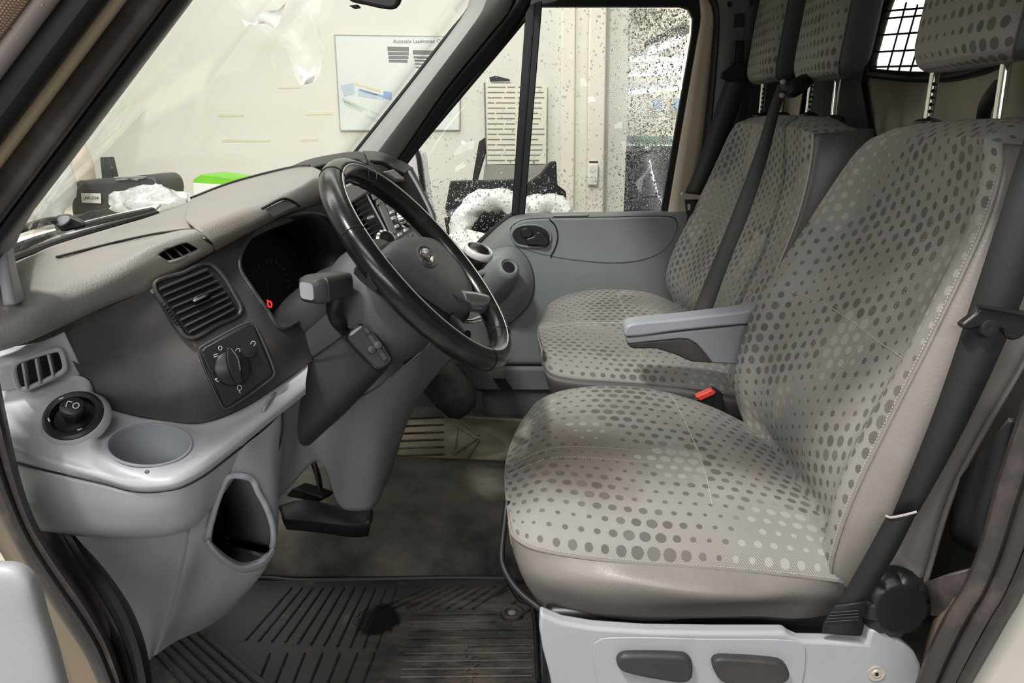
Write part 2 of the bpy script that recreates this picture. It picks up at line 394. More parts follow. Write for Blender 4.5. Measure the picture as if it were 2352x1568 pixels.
# ================================================================== SHELL
struct(box('floor', (-.07, 1.64, -.03), (1.86, 1.68, .06), m_carp), 'dark worn carpet on the cab floor')
struct(box('ceiling', (.40, 1.62, 1.445), (.96, 1.76, .05), m_pilla))
struct(prism('wall_right', [W(-1.1, 2.46, -.07), W(.825, 2.46, -.07), W(.825, 2.46, .66)]+[Vector((T(x, y, 2.46).x, 2.46, T(x, y, 2.46).z)) for x, y in ((1185, 500), (1150, 522), (1060, 612), (900, 640))]+[W(-1.1, 2.46, .5)], W(0, .03, 0), m_doorl))
struct(box('wall_side', (.80, .77, .70), (.30, .03, 1.44), m_paintw), 'cream van body side behind the driver door') 
struct(box('trim_25', (.36, .74, 1.305), (1.2, .04, .24), m_pilla), 'grey rail over the driver door opening')
struct(box('wall_right_rear', (.72, 2.475, 1.04), (.27, .03, .86), m_pill), 'dark trim behind the passenger door')
struct(box('wall_side_front', (-1.05, .865, .35), (.70, .02, .86), m_paintw), 'cream van body side ahead of the driver door')
tb = loft('wall_front', [[W(-.60, .86, .0), W(-.60, 2.44, .0)], [W(-.72, .86, .05), W(-.72, 2.44, .05)], [W(-.86, .86, .30), W(-.86, 2.44, .30)], [W(-.92, .86, .74), W(-.92, 2.44, .74)]], m_carp, n=6, m=4, solid=.01)
struct(tb, 'dark carpeted toe board under the dashboard')
# rear bulkhead with its window opening
bx = .80
def B(px, py, off=0): return TX(px, py, bx+off)
hole = [B(2008, 168), B(2014, 120), B(2066, -25), W(bx, 1.40, 1.215), W(bx, 1.36, 1.06)]
hc = sum(hole, Vector())/len(hole)
ring_in = cr(hole, 40, True)
outer = []
for p in ring_in:
    d = (p-hc); d.x = 0; d.normalize()
    ts = []
    for lim, comp in ((.78, 1), (2.46, 1), (-.0, 2), (1.42, 2)):
        if abs(d[comp]) > 1e-6:
            t = (lim-hc[comp])/d[comp]
            if t > 0: ts.append(t)
    outer.append(hc+d*min(ts))
outer = [Vector((bx, p.y, p.z)) for p in outer]
bk = grid('wall_rear', [outer, [a.lerp(b, .5) for a, b in zip(outer, ring_in)], ring_in], m_steel, closed_u=True, solid=.012, soff=0)
struct(bk, 'bare steel cargo bulkhead behind the seats')
fr = tube('window_frame', [p+W(-.008, 0, 0) for p in ring_in], .011, m_rub, bk, closed=True, n=60)
wb = thing('window_2', 'barred window in the steel bulkhead', None, hc); struct(wb)
mo('pane', [p+W(.004, 0, 0) for p in ring_in], [tuple(range(len(ring_in)))], m_glass, wb, solid=.004)
for a, b in (((2036, 170), (2082, 5)), ((2063, 168), (2108, 10)), ((2090, 166), (2140, 10))):
    tube('grille_bar', [B(*a, -.012), B(*b, -.012)], .0022, m_blk, wb, seg=6)
for ya, yb in ((28, 16), (45, 33), (82, 72), (120, 112), (154, 150)):
    tube('grille_bar', [B(2005, ya, -.010), B(2150, yb, -.010)], .0022, m_blk, wb, seg=6)
# dark trim panels left of the steel on the bulkhead
t_ = plate('trim_1', Plane(W(.785, 1, 0), W(.785, 2, 0), W(.785, 1, 1)), [(1640, -60), (2050, -60), (1985, 190), (2010, 330), (1940, 420), (1600, 600)], .008, m_bench_back)
struct(t_, 'black trim panel on the far half of the bulkhead')
plb = Plane(W(.77, 1, 0), W(.77, 2, 0), W(.77, 1, 1))
struct(plate('trim_2', plb, [(1800, 190), (1850, 190), (1835, 285), (1775, 285)], .006, m_steel, bevel=.004), 'bright steel panel seen between the two bench head restraints')
tube('pull_strap', [plb.hit(2300, 190, .02), plb.hit(2265, 240, .03), plb.hit(2255, 300, .02)], .012, m_rub, bk, seg=8, flat=.4)
# ---- far B pillar
PB = 2.42
def strip(name, rails, mat, lab=None, th=.012, parent=None, n=24, **kw):
    o = loft(name, rails, mat, parent, n=n, m=3, solid=th, **kw)
    if parent is None: struct(o, lab)
    return o
strip('trim_3', [[(1606, -10, 2.372), (1611, 40, 2.372), (1602, 95, 2.372), (1556, 360, 2.372), (1534, 490, 2.372), (1528, 520, 2.372)], [(1636, -12, 2.38), (1643, 40, 2.38), (1638, 95, 2.38), (1612, 360, 2.38), (1596, 490, 2.38), (1590, 520, 2.38)]], m_pilb, 'champagne painted strip of the far door pillar')
strip('trim_4', [[(1600, -30, 2.39), (1632, 20, 2.39), (1634, 80, 2.39), (1602, 380, 2.39), (1580, 520, 2.39)], [(1632, -30, 2.35), (1652, 20, 2.35), (1653, 80, 2.35), (1625, 380, 2.35), (1600, 520, 2.35)]], m_rub, 'black rubber seal down the far door pillar')
pil = strip('trim_5', [[(1632, -40, 2.34), (1652, 20, 2.34), (1650, 120, 2.34), (1625, 380, 2.34), (1600, 560, 2.34)], [(1745, -40, 2.32), (1742, 20, 2.32), (1735, 120, 2.32), (1700, 380, 2.32), (1680, 560, 2.32)]], m_pill, 'dark grey trim of the far belt pillar')
pb5 = Plane((1650, 20, 2.335), (1650, 380, 2.335), (1740, 100, 2.315))
for x, y in ((1676, 10), (1727, 7)): plate('trim_hole', pb5, ell(x, y, 6, 7), .002, m_blk, pil)
plate('belt_slot', pb5, [(1687, 32), (1712, 30), (1710, 62), (1685, 64)], .002, m_bench_back, pil)
plate('belt_slot', pb5, [(1685, 64), (1710, 62), (1705, 95), (1681, 95)], .003, m_pill, pil)
# ---- far header and A pillar
strip('trim_6', [[(1085, -30, 2.37), (1240, -30, 2.40), (1420, -22, 2.40), (1600, -30, 2.40)], [(1080, 14, 2.33), (1110, 14, 2.36), (1180, 16, 2.385), (1240, 12, 2.40)]], m_pilla, 'grey headlining rail above the far quarter window', n=20)
A0 = [(1090, -60, 2.28), (1078, 15, 2.28), (1050, 62, 2.28), (940, 205, 2.28), (832, 340, 2.28), (760, 430, 2.28)]
A1 = [(1130, -60, 2.25), (1112, 15, 2.25), (1080, 65, 2.25), (975, 205, 2.25), (870, 345, 2.25), (800, 440, 2.25)]
A2 = [(1165, -60, 2.30), (1155, 15, 2.30), (1110, 72, 2.30), (1005, 205, 2.30), (905, 345, 2.30), (830, 450, 2.30)]
A3 = [(1190, -60, 2.37), (1172, 15, 2.37), (1126, 75, 2.37), (1020, 205, 2.37), (925, 345, 2.37), (850, 450, 2.37)]
strip('trim_7', [A0, A1, A2, A3], m_pilla, 'light grey windscreen pillar trim on the passenger side')
tube('glass_edge', [(1098, -60, 2.30), (1086, 0, 2.30), (1070, 32, 2.30), (1040, 68, 2.30), (930, 208, 2.30), (822, 343, 2.30), (750, 430, 2.30)], .007, m_blk, bpy.data.objects['trim_7'])
strip('trim_8', [[(1200, -40, 2.36), (1178, 12, 2.36), (1128, 78, 2.36), (1022, 208, 2.36), (925, 350, 2.36), (880, 420, 2.36)], [(1235, -40, 2.39), (1208, 22, 2.39), (1160, 92, 2.39), (1052, 212, 2.39), (944, 352, 2.39), (900, 420, 2.39)]], m_rub, 'black rubber seal beside the far windscreen pillar', th=.02)
# ================================================================== PASSENGER DOOR
dr = thing('door_1', 'passenger door with grey trim and black window frames', None, T(1300, 950, 2.40)); struct(dr)
PD = Plane(W(0, 2.40, 0), W(1, 2.40, 0), W(0, 2.40, 1))
def dtube(name, px, r, off=0, mat=m_rub, n=None, flat=None, par=dr, pl=PD): return tube(name, [pl.hit(x, y, off) for x, y in px], r, mat, par, n=n, flat=flat)
def dplate(name, px, th, mat, par=dr, off=0, bevel=.003, pl=PD, **kw): return plate(name, pl, px, th, mat, par, off, bevel=bevel, **kw)
# window frame pieces
dplate('window_frame', [(1225, -5), (1580, -20), (1606, -6), (1612, 40), (1603, 95), (1534, 488), (1516, 486), (1586, 80), (1588, 45), (1578, 24), (1560, 18), (1246, 18), (1225, 18)], .022, m_rub, off=-.008)
dplate('division_bar', [(1209, 5), (1246, 5), (1206, 490), (1175, 492)], .024, m_rub, off=-.006)
tube('bar_groove', [PD.hit(1228, 10, .02), PD.hit(1190, 488, .02)], .0025, m_dark, dr, seg=6)
dtube('glass_seal', [(1214, 30), (1150, 108), (1060, 215), (960, 335), (915, 395)], .009, .006)
dtube('glass_seal', [(1060, 600), (1098, 560), (1150, 512), (1170, 497), (1185, 490)], .008, .006)
glq = mo('quarter_glass', [PD.hit(*p, -.012) for p in ((1215, 30), (905, 405), (905, 640), (1060, 610), (1150, 515), (1185, 492))], [(0, 1, 2, 3, 4, 5)], m_glass, dr, solid=.004)
glm = mo('drop_glass', [PD.hit(*p, -.012) for p in ((1240, 8), (1596, 5), (1525, 486), (1200, 492))], [(0, 1, 2, 3)], m_glass, dr, solid=.004)
dplate('window_etching', [(1474, 452), (1512, 450), (1511, 452.5), (1474, 454.5)], .0006, m_grmark, off=-.013, bevel=0)
# trim: upper rounded panel
PT = Plane(W(0, 2.375, 0), W(1, 2.375, 0), W(0, 2.375, 1))
rails = [[(1098, 566, 2.39), (1150, 516, 2.39), (1185, 495, 2.39), (1260, 491, 2.39), (1400, 488, 2.39), (1600, 484, 2.39)],
         [(1100, 585, 2.355), (1158, 530, 2.355), (1188, 508, 2.355), (1260, 501, 2.355), (1400, 497, 2.355), (1612, 494, 2.355)],
         [(1060, 650, 2.35), (1150, 620, 2.35), (1230, 600, 2.35), (1330, 612, 2.35), (1450, 612, 2.35), (1625, 600, 2.35)],
         [(1030, 780, 2.36), (1100, 770, 2.37), (1230, 760, 2.375), (1330, 760, 2.375), (1450, 760, 2.375), (1630, 760, 2.375)],
         [(1030, 838, 2.38), (1100, 838, 2.38), (1230, 838, 2.38), (1330, 838, 2.38), (1450, 838, 2.38), (1630, 838, 2.38)]]
loft('trim_panel', rails, m_door, dr, n=40, m=6, solid=.006)
loft('lower_panel', [[(1060, 840, 2.37), (1640, 842, 2.37)], [(1090, 892, 2.36), (1640, 895, 2.36)], [(1110, 898, 2.375), (1640, 902, 2.375)], [(1120, 965, 2.39), (1640, 965, 2.39)]], m_doorl, dr, n=8, m=4, smooth_across=False, solid=.006)
dplate('lower_recess', [(1130, 867), (1160, 868), (1178, 895), (1150, 893)], .003, m_dark, off=.045, pl=PT)
# storage cover and handle bowl
cov = rpx([(1171, 545), (1176, 520), (1200, 506), (1240, 502), (1400, 499), (1540, 498), (1556, 508), (1551, 540), (1525, 575), (1480, 596), (1420, 604), (1340, 600), (1262, 588), (1200, 570)], 60)
o_ = dplate('storage_cover', cov, .010, m_door, off=.022, bevel=.006, pl=PT, bseg=3)
dtube('cover_groove', [(1262, 503), (1276, 520), (1281, 545), (1274, 572), (1264, 589)], .0022, .034, m_dark, pl=PT)
dtube('cover_outline', cov[:]+[cov[0]], .0026, .024, m_dark, n=80, pl=PT)
bowl = rpx([(1175, 540), (1184, 524), (1205, 517), (1240, 519), (1262, 534), (1264, 552), (1250, 566), (1215, 567), (1186, 560)], 40)
dplate('handle_bowl', bowl, .004, m_blk, off=.033, bevel=.001, pl=PT)
dtube('bowl_rim', bowl+[bowl[0]], .004, .036, m_door, n=60, pl=PT)
dplate('lever', rpx([(1208, 548), (1228, 540), (1232, 532), (1245, 532), (1262, 550), (1255, 564), (1230, 562), (1212, 560)], 30), .016, m_dark, off=.036, bevel=.004, pl=PT)
dplate('key_disc', ell(1210, 534, 14, 12), .008, m_dark, off=.036, bevel=.003, pl=PT)
dplate('lock_button', [(1268, 493), (1352, 491), (1350, 496), (1270, 497)], .006, m_pilla, off=.02, bevel=.002, pl=PT)
# air pod and bulge at the front of the trim
loft('trim_bulge', [[(1120, 575, 2.35), (1180, 565, 2.345), (1215, 600, 2.345), (1227, 650, 2.35), (1215, 700, 2.352), (1170, 745, 2.352)],
                    [(1090, 600, 2.30), (1160, 585, 2.30), (1195, 615, 2.305), (1205, 650, 2.31), (1190, 690, 2.315), (1140, 740, 2.33)],
                    [(1060, 640, 2.29), (1130, 630, 2.285), (1160, 640, 2.29), (1165, 660, 2.30), (1150, 690, 2.305), (1100, 735, 2.32)]], m_door, dr, n=24, m=5, solid=.004)
pa_, pb_ = T(1136, 662, 2.315), T(1170, 611, 2.215); pax = pb_-pa_; pL = pax.length
lathe('air_pod', [(.050, -.02), (.050, pL*.25), (.046, pL*.6), (.038, pL*.88), (.033, pL*.97), (.026, pL), (.022, pL-.006), (0, pL-.010)], pa_, pax, m_door, dr)
lathe('pod_opening', [(.021, 0), (.019, .004), (0, .005)], pa_+pax.normalized()*(pL-.009), pax, m_blk, dr)
# raindrops on the door glass
def drops(name, count, region, parent, dens):
    V = []; F = []; c = 0; tries = 0
    while c < count and tries < count*30:
        tries += 1
        x = random.uniform(region[0], region[2]); y = random.uniform(region[1], region[3])
        if not inpoly(x, y, dens[0]) or random.random() > dens[1](x, y): continue
        p = PD.hit(x, y, -.0165); r = random.choice((.0011, .0014, .0018, .0018, .0024, .003))*random.uniform(.7, 1.1)
        b = len(V); k = 6
        for ring, (rr, h) in enumerate(((1, 0), (.72, .5))):
            for s in range(k):
                a = 2*math.pi*s/k+ring*.5; V.append(p+W(math.cos(a)*r*rr, h*r, math.sin(a)*r*rr*1.15))
        V.append(p+W(0, .7*r, 0))
        for s in range(k):
            F.append((b+s, b+(s+1) % k, b+k+(s+1) % k, b+k+s)); F.append((b+k+s, b+k+(s+1) % k, b+2*k))
        c += 1
    o = mo(name, V, F, m_drop_, parent); o['kind'] = 'stuff'; return o
k = NT('water_drop'); g1 = k.n('ShaderNodeBsdfGlass'); g1.inputs['IOR'].default_value = 1.33; g1.inputs['Roughness'].default_value = .0
m_drop_ = k.out(g1.outputs[0])
drops('raindrops', 9000, (1200, 15, 1595, 490), dr, ([(1246, 18), (1588, 20), (1520, 478), (1206, 486)], lambda x, y: 1.0 if x > 1440-(y-200)*.02 else (.14 if (x > 1400 or y > 400) else .035)))
drops('raindrops', 900, (930, 40, 1200, 560), dr, ([(1205, 45), (930, 370), (1000, 560), (1100, 555), (1185, 488)], lambda x, y: 1.0 if y > 410 or x > 1240 else .12))
# ================================================================== WINDSCREEN, NEAR PILLAR
wsn = [(20, 612, .84), (60, 520, .84), (235, 265, .83), (432, 0, .82), W(-.16, .82, 1.30), W(-.06, .84, 1.42)]
wsf = [(740, 455, 2.30), (822, 343, 2.31), (930, 208, 2.31), (1086, -5, 2.31), W(-.12, 2.31, 1.40), W(-.10, 2.30, 1.43)]
a_ = cr(wsn, 16); b_ = cr(wsf, 16)
G = []
for j in range(15):
    v = j/14; G.append([p.lerp(q, v)+W(-.20*(1-(2*v-1)**2), 0, 0) for p, q in zip(a_, b_)])
struct(grid('window_1', G, m_glass, solid=.005), 'windscreen glass')
# near A pillar: open-door frame, seal, painted flange, trim, glass edge
def diag(x0, y0, Y, k=-.752, top=-700, bot=None):
    pts = []
    for y in (top, 0, 130, 260, 400, 520, 640): pts.append((x0+k*(y), y+y0, Y))
    return pts
strip('trim_9', [diag(60, 0, .70), diag(95, 0, .685), diag(128, 0, .70), diag(136, 0, .72)], m_silver, 'pale metal strip with screws outside the near windscreen pillar', th=.006)
for x, y in ((40, 78), (97, 3)):
    lathe('screw', [(.006, 0), (.006, .004), (.003, .006), (0, .006)], T(x, y, .69), W(-.2, -1, .1), m_chrome, bpy.data.objects['trim_9'], seg=10)
strip('trim_10', [diag(136, 0, .73), diag(150, 0, .705), diag(200, 0, .70), diag(228, 0, .715), diag(238, 0, .74)], m_rub, 'black door seal along the near windscreen pillar', th=.008)
strip('trim_11', [diag(236, 0, .76), diag(250, 0, .745), diag(270, 0, .74), diag(290, 0, .76)], m_paint, 'champagne painted flange of the near windscreen pillar', th=.006)
strip('trim_12', [diag(286, 0, .775), diag(300, 0, .755), diag(345, 0, .745), diag(370, 0, .75), diag(380, 0, .77)], m_seal, 'brown rubber seal on the near windscreen pillar', th=.006)
strip('trim_13', [diag(378, 0, .775), diag(395, 0, .765), diag(425, 0, .785), [(434+(-.752)*y, y, .82) for y in (-700, 0, 130, 260, 400, 500)]+[(20, 590, .83), (22, 640, .83)]], m_dark, 'black inner edge of the near windscreen pillar', th=.006)
# perforated speaker cloth of the opened door in the corner
k = NT('perforated_tan_cloth'); tc = k.n('ShaderNodeTexCoord').outputs['Object']; vo = k.n('ShaderNodeTexVoronoi'); vo.inputs['Scale'].default_value = 480; vo.inputs['Randomness'].default_value = 0
k.l(tc, vo.inputs[0]); m_perf = k.out(k.bsdf(k.mix(k.ramp(vo.outputs['Distance'], .3, .5), rgb(196, 176, 150), rgb(120, 96, 82)), .8))
strip('trim_14', [diag(-80, 0, .66), diag(-30, 0, .665), diag(50, 0, .68), diag(62, 0, .70)], m_perf, 'perforated tan panel at the edge of the near pillar', th=.006)
strip('trim_15', [[(-30, 470, .80), (-5, 560, .80), (10, 640, .80), (20, 700, .80)], [(10, 480, .81), (20, 570, .82), (30, 630, .83), (48, 692, .835)]], m_gry, 'grey foot of the near windscreen pillar', th=.01)
# near lower door seal (front)
E0 = [(-70, 980), (-35, 1100), (20, 1215), (75, 1310), (140, 1410), (200, 1500), (245, 1600)]
E1 = [(-14, 850), (12, 980), (40, 1100), (75, 1200), (130, 1288), (200, 1388), (250, 1478), (288, 1590)]
E2 = [(70, 1110), (110, 1175), (155, 1230), (218, 1300), (282, 1390), (315, 1465), (331, 1530), (342, 1600)]
def pxr(A, n=14): return cr([Vector((x, y, 0)) for x, y in A], n)
e0, e1, e2 = pxr(E0), pxr(E1), pxr(E2)
def sh(f, Y, a=e0, b=e1): return [(p.x+(q.x-p.x)*f, p.y+(q.y-p.y)*f, Y) for p, q in zip(a, b)]
strip('trim_16', [sh(0, .765), sh(.06, .748), sh(.32, .745), sh(.42, .768), sh(.55, .768), sh(.62, .75), sh(.82, .745), sh(.94, .765), sh(1.02, .79)], m_seal, 'brown rubber door seal around the near front corner', th=.006, n=40)
loft('seal_lip', [sh(.36, .743), sh(.47, .738), sh(.58, .744)], m_rub, bpy.data.objects['trim_16'], n=40, m=3, solid=.004)
def sg(f, Y0, Y1=None): return [(p.x+(q.x-p.x)*f, p.y+(q.y-p.y)*f, Y0+((Y1 or Y0)-Y0)*i/13) for i, (p, q) in enumerate(zip(e1, e2))]
strip('seal_flange', [sg(-.1, .88, .79), sg(.3, .875, .78), sg(.62, .87, .775), sg(.72, .87, .78), sg(1, .885, .80)], m_seal, None, parent=bpy.data.objects['trim_16'], n=40)
strip('flange_edge', [sg(.66, .868, .772), sg(.85, .866, .77), sg(1.03, .885, .80)], m_rub, None, parent=bpy.data.objects['trim_16'], n=40)
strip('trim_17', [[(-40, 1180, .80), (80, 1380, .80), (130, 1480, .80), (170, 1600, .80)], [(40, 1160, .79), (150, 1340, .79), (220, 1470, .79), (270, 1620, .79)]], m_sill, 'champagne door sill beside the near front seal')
# near B pillar seal
R0 = [(2375, 860, .76), (2352, 932, .76), (2297, 1100, .76), (2252, 1264, .76), (2213, 1354, .76), (2180, 1407, .76), (2146, 1475, .76), (2109, 1568, .76), (2095, 1620, .76)]
def sr(f, Y):
    R1 = [(2520, 960), (2490, 1040), (2425, 1180), (2365, 1315), (2335, 1380), (2312, 1418), (2272, 1488), (2226, 1568), (2200, 1620)]
    return [(a[0]+(b[0]-a[0])*f, a[1]+(b[1]-a[1])*f, Y) for a, b in zip(R0, R1)]
strip('trim_18', [sr(0, .775), sr(.05, .752), sr(.28, .745), sr(.36, .768), sr(.42, .75), sr(.62, .742), sr(.70, .765), sr(.76, .75), sr(1, .765)], m_seal, 'brown rubber door seal around the near rear pillar', th=.006, n=40)
strip('trim_19', [sr(.97, .775), sr(1.35, .77), sr(2.4, .74)], m_jamb, 'cream painted rear door jamb', n=30)
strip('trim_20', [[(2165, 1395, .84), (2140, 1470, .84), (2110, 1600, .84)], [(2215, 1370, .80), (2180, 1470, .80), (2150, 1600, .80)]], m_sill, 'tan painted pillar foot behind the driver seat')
strip('trim_21', [[(2215, 1100, .88), (2190, 1210, .88), (2200, 1240, .88), (2240, 1262, .88)], [(2330, 960, .80), (2300, 1090, .80), (2270, 1180, .80), (2262, 1262, .80)]], m_bench_back, 'dark trim of the near rear pillar')
strip('trim_22', [[(2120, 1340, .86), (2130, 1380, .86), (2120, 1410, .86)], [(2170, 1320, .83), (2180, 1370, .82), (2170, 1410, .83)], [(2240, 1300, .82), (2240, 1350, .81), (2220, 1400, .82)]], m_seal, 'brown moulding at the foot of the near rear pillar')
# opened driver door, lower corner
od = thing('vehicle_door', 'opened driver door, pale grey pocket at the lower left edge', 'door', T(40, 1560, .52))
q0 = [(-120, 1300, .50), (0, 1292, .50), (52, 1298, .50), (85, 1330, .50), (105, 1400, .50), (130, 1480, .50), (165, 1620, .50)]
loft('door_pocket', [[(x-190, y+125, .448) for x, y, _ in q0], [(x-80, y+52, .449) for x, y, _ in q0], [(x-24, y+15, .453) for x, y, _ in q0], [(x-5, y+3, .463) for x, y, _ in q0], [(x, y, .48) for x, y, _ in q0], [(x-2, y+2, .52) for x, y, _ in q0]], m_gry, od, n=40, m=5, solid=.003)
mo('pocket_face', [T(x-188, y+123, .448) for x, y, _ in q0]+[T(-220, 1750, .448)], [tuple(range(8))], m_gry, od, solid=.003)
# ================================================================== DASHBOARD
da = thing('dashboard', 'grey and charcoal dashboard with vents, switches, drinks holder and storage bin', 'dashboard', W(-.5, 1.5, .1))
f0 = [(-40, 632, .80), (20, 609, .83), (120, 567, .98), (250, 527, 1.12), (360, 494, 1.28), (450, 458, 1.36)]
f1 = [(-30, 690, .80), (60, 640, .86), (150, 604, .94), (250, 572, 1.01), (350, 545, 1.07), (440, 522, 1.10)]
f2 = [(-30, 742, .79), (80, 688, .84), (170, 648, .885), (260, 608, .925), (360, 560, .96), (452, 530, .99)]
f3 = [(-30, 775, .783), (60, 735, .815), (150, 692, .86), (240, 650, .90), (340, 600, .945), (470, 540, .992)]
f4 = [(-30, 808, .79), (60, 778, .82), (150, 736, .865), (240, 692, .905), (340, 645, .95), (487, 560, 1.005)]
f5 = [(-30, 812, .84), (60, 782, .86), (150, 745, .89), (240, 705, .92), (340, 662, .955), (490, 575, 1.02)]
vent_poly = [(363, 585), (378, 573), (428, 556), (456, 571), (440, 582), (388, 601)]
loft('top_pad', [f0, f1, f2, f3, f4, f5], m_pad, da, n=90, m=10, solid=.003, holepoly=vent_poly)
# demister vent
pv = Plane((362, 584, .972), (456, 571, 1.0), (388, 603, .965))
plate('demister_vent', pv, [(355, 585), (372, 566), (428, 548), (464, 570), (442, 588), (386, 608)], .002, m_blk, da, off=-.016)
for a, b in (((378, 576), (400, 597)), ((398, 568), (420, 588)), ((416, 560), (440, 581))):
    tube('vent_divider', [pv.hit(*a, -.004), pv.hit(*b, -.001)], .0014, m_pad, da, seg=6)
tube('vent_rim', [pv.hit(x, y, .001) for x, y in vent_poly], .0022, m_pad, da, closed=True, n=50)
tube('pad_seam', [(130, 590, .945), (250, 560, 1.03), (350, 538, 1.07), (420, 528, 1.08), (446, 532, 1.0), (470, 548, .99), (487, 560, 1.0)], .0018, m_dark, da, seg=6)
# instrument hood
h0 = [(440, 458, 1.35), (520, 427, 1.42), (600, 404, 1.47), (680, 386, 1.50), (712, 384, 1.50), (738, 394, 1.45)]
h1 = [(425, 498, 1.16), (520, 462, 1.25), (600, 437, 1.32), (680, 408, 1.40), (712, 398, 1.42), (745, 404, 1.41)]
h2 = [(447, 524, 1.0), (540, 487, 1.08), (617, 462, 1.15), (690, 428, 1.26), (722, 410, 1.33), (752, 416, 1.39)]
h3 = [(462, 534, .993), (550, 500, 1.07), (620, 474, 1.135), (695, 443, 1.25), (730, 428, 1.32), (760, 430, 1.38)]
h4 = [(487, 558, 1.0), (560, 524, 1.07), (622, 494, 1.13), (700, 463, 1.25), (740, 448, 1.33), (775, 445, 1.38)]
h5 = [(494, 588, 1.06), (564, 552, 1.13), (630, 522, 1.20), (704, 496, 1.31), (750, 484, 1.39), (800, 478, 1.44)]
loft('instrument_hood', [h0, h1, h2, h3, h4, h5], m_pad, da, n=60, m=8, solid=.003)
tube('hood_edge', [(x, y-2, Y+.004) for x, y, Y in h0[:5]], .004, m_dark, da, seg=8)
ph = Plane((605, 478, 1.112), (675, 462, 1.205), (622, 495, 1.125))
plate('hood_lid', ph, [(606, 480), (650, 459), (684, 472), (626, 499)], .004, m_pad, da, off=.003, bevel=.002)
tube('lid_gap', [ph.hit(603, 479, .008), ph.hit(650, 456, .008), ph.hit(672, 462, .007), ph.hit(687, 474, .006)], .0022, m_blk, da, seg=6, n=16)
# charcoal fascia, left of and around the cluster
clus = [(548, 612), (556, 570), (590, 527), (640, 502), (700, 490), (745, 497), (775, 525), (800, 570), (812, 640), (790, 690), (735, 715), (690, 735), (642, 753), (612, 712), (575, 660)]
t0 = [(140, 772, .872), (240, 712, .912), (330, 668, .95), (400, 628, .98), (490, 573, 1.03), (570, 535, 1.10), (640, 500, 1.17), (720, 475, 1.28), (800, 455, 1.40)]
t1 = [(160, 815, .878), (255, 770, .91), (345, 735, .94), (410, 705, .965), (505, 655, 1.01), (580, 610, 1.06), (655, 575, 1.15), (740, 550, 1.28), (815, 530, 1.42)]
t2 = [(185, 865, .888), (270, 830, .91), (360, 810, .935), (430, 785, .955), (530, 745, .99), (605, 705, 1.03), (680, 665, 1.13), (770, 635, 1.28), (835, 610, 1.42)]
t3 = [(208, 905, .890), (285, 905, .902), (375, 905, .918), (450, 880, .934), (555, 840, .968), (630, 790, 1.01), (700, 760, 1.08), (790, 720, 1.22), (850, 690, 1.36)]
t4 = [(228, 926, .890), (300, 950, .902), (395, 967, .916), (470, 968, .929), (565, 932, .966), (645, 880, 1.01), (712, 832, 1.06), (800, 800, 1.16), (880, 760, 1.3)]
PCACHE = {}
def surf_at(G, px, py):
    if id(G) not in PCACHE: PCACHE[id(G)] = (G, [(proj(G[r][c]), r, c) for r in range(len(G)-1) for c in range(len(G[0])-1)])
    _, r, c = min(PCACHE[id(G)][1], key=lambda e: (e[0][0]-px)**2+(e[0][1]-py)**2)
    n = (G[r][c+1]-G[r][c]).cross(G[r+1][c]-G[r][c]).normalized()
    if n.dot(CAMP-G[r][c]) < 0: n = -n
    return G[r][c], n
FG = loftgrid([t0, t1, t2, t3, t4], 230, 36)
def fplane(a, b, c, off):
    P = [surf_at(FG, *q)[0] for q in (a, b, c)]
    n = (P[1]-P[0]).cross(P[2]-P[0]).normalized(); n = n if n.dot(CAMP-P[0]) > 0 else -n
    return Plane(*[p+n*off for p in P])
CLP = rpx(clus, 60)
grid('fascia', FG, m_fas, da, holepoly=CLP)
# instrument cluster
c1 = []
for x, y in CLP:
    q = surf_at(FG, x, y)[0]; c1.append(T(x, y, q.y))
cm = sum(c1, Vector())/60
back = Vector((-.085, .0, -.03))
c2 = [cm+(p-cm)*.96+back for p in c1]
ic = grid('instrument_cluster', [c1, [p.lerp(q, .5) for p, q in zip(c1, c2)], c2], m_dark, da, closed_u=True, solid=.002)
tube('cluster_rim', [p+W(.002, -.001, 0) for p in c1], .0030, m_fas, da, closed=True, n=120, seg=8)
mo('dial_face', c2+[cm+back], [(i, (i+1) % 60, 60) for i in range(60)], m_blk, ic)
pf = Plane(c2[0], c2[20], c2[40])
m_dim = M('dim_dial_print', rgb(66, 66, 72), .5, 0, 0)
for i in range(21):
    a = math.radians(215-i*13); 
    rx, ry = 46, 72
    cx, cy = 612, 668
    x0, y0 = cx+rx*math.cos(a)*.9+8, cy-ry*math.sin(a)*.9
    x1, y1 = cx+rx*math.cos(a)+8, cy-ry*math.sin(a)
    tube('dial_mark', [pf.hit(x0, y0, .003), pf.hit(x1, y1, .003)], .0011, m_dim, ic, seg=4)
tube('dial_needle', [pf.hit(617, 690, .005), pf.hit(613, 640, .005)], .0008, m_dim, ic, seg=4)
wl = tube('warning_light', [pf.hit(x, y, .004) for x, y in ((615, 694), (621, 692), (624, 699), (622, 705), (617, 703))], .0011, m_red_l, ic, closed=True, seg=6, n=18)
tag(wl, 'small glowing red warning lamp')
tube('warning_light', [pf.hit(613, 690, .004), pf.hit(617, 689, .004)], .001, m_red_l, ic, seg=6)
loft('cluster_shelf', [[(625, 738, 1.075), (680, 728, 1.14), (735, 706, 1.23), (810, 672, 1.36)], [(640, 756, 1.045), (692, 738, 1.105), (742, 718, 1.19), (806, 694, 1.30)], [(652, 768, 1.04), (700, 752, 1.085), (752, 732, 1.16), (815, 712, 1.28)], [(668, 788, 1.05), (712, 775, 1.095), (765, 752, 1.17), (825, 735, 1.29)]], m_fas, da, n=20, m=4, solid=.003)
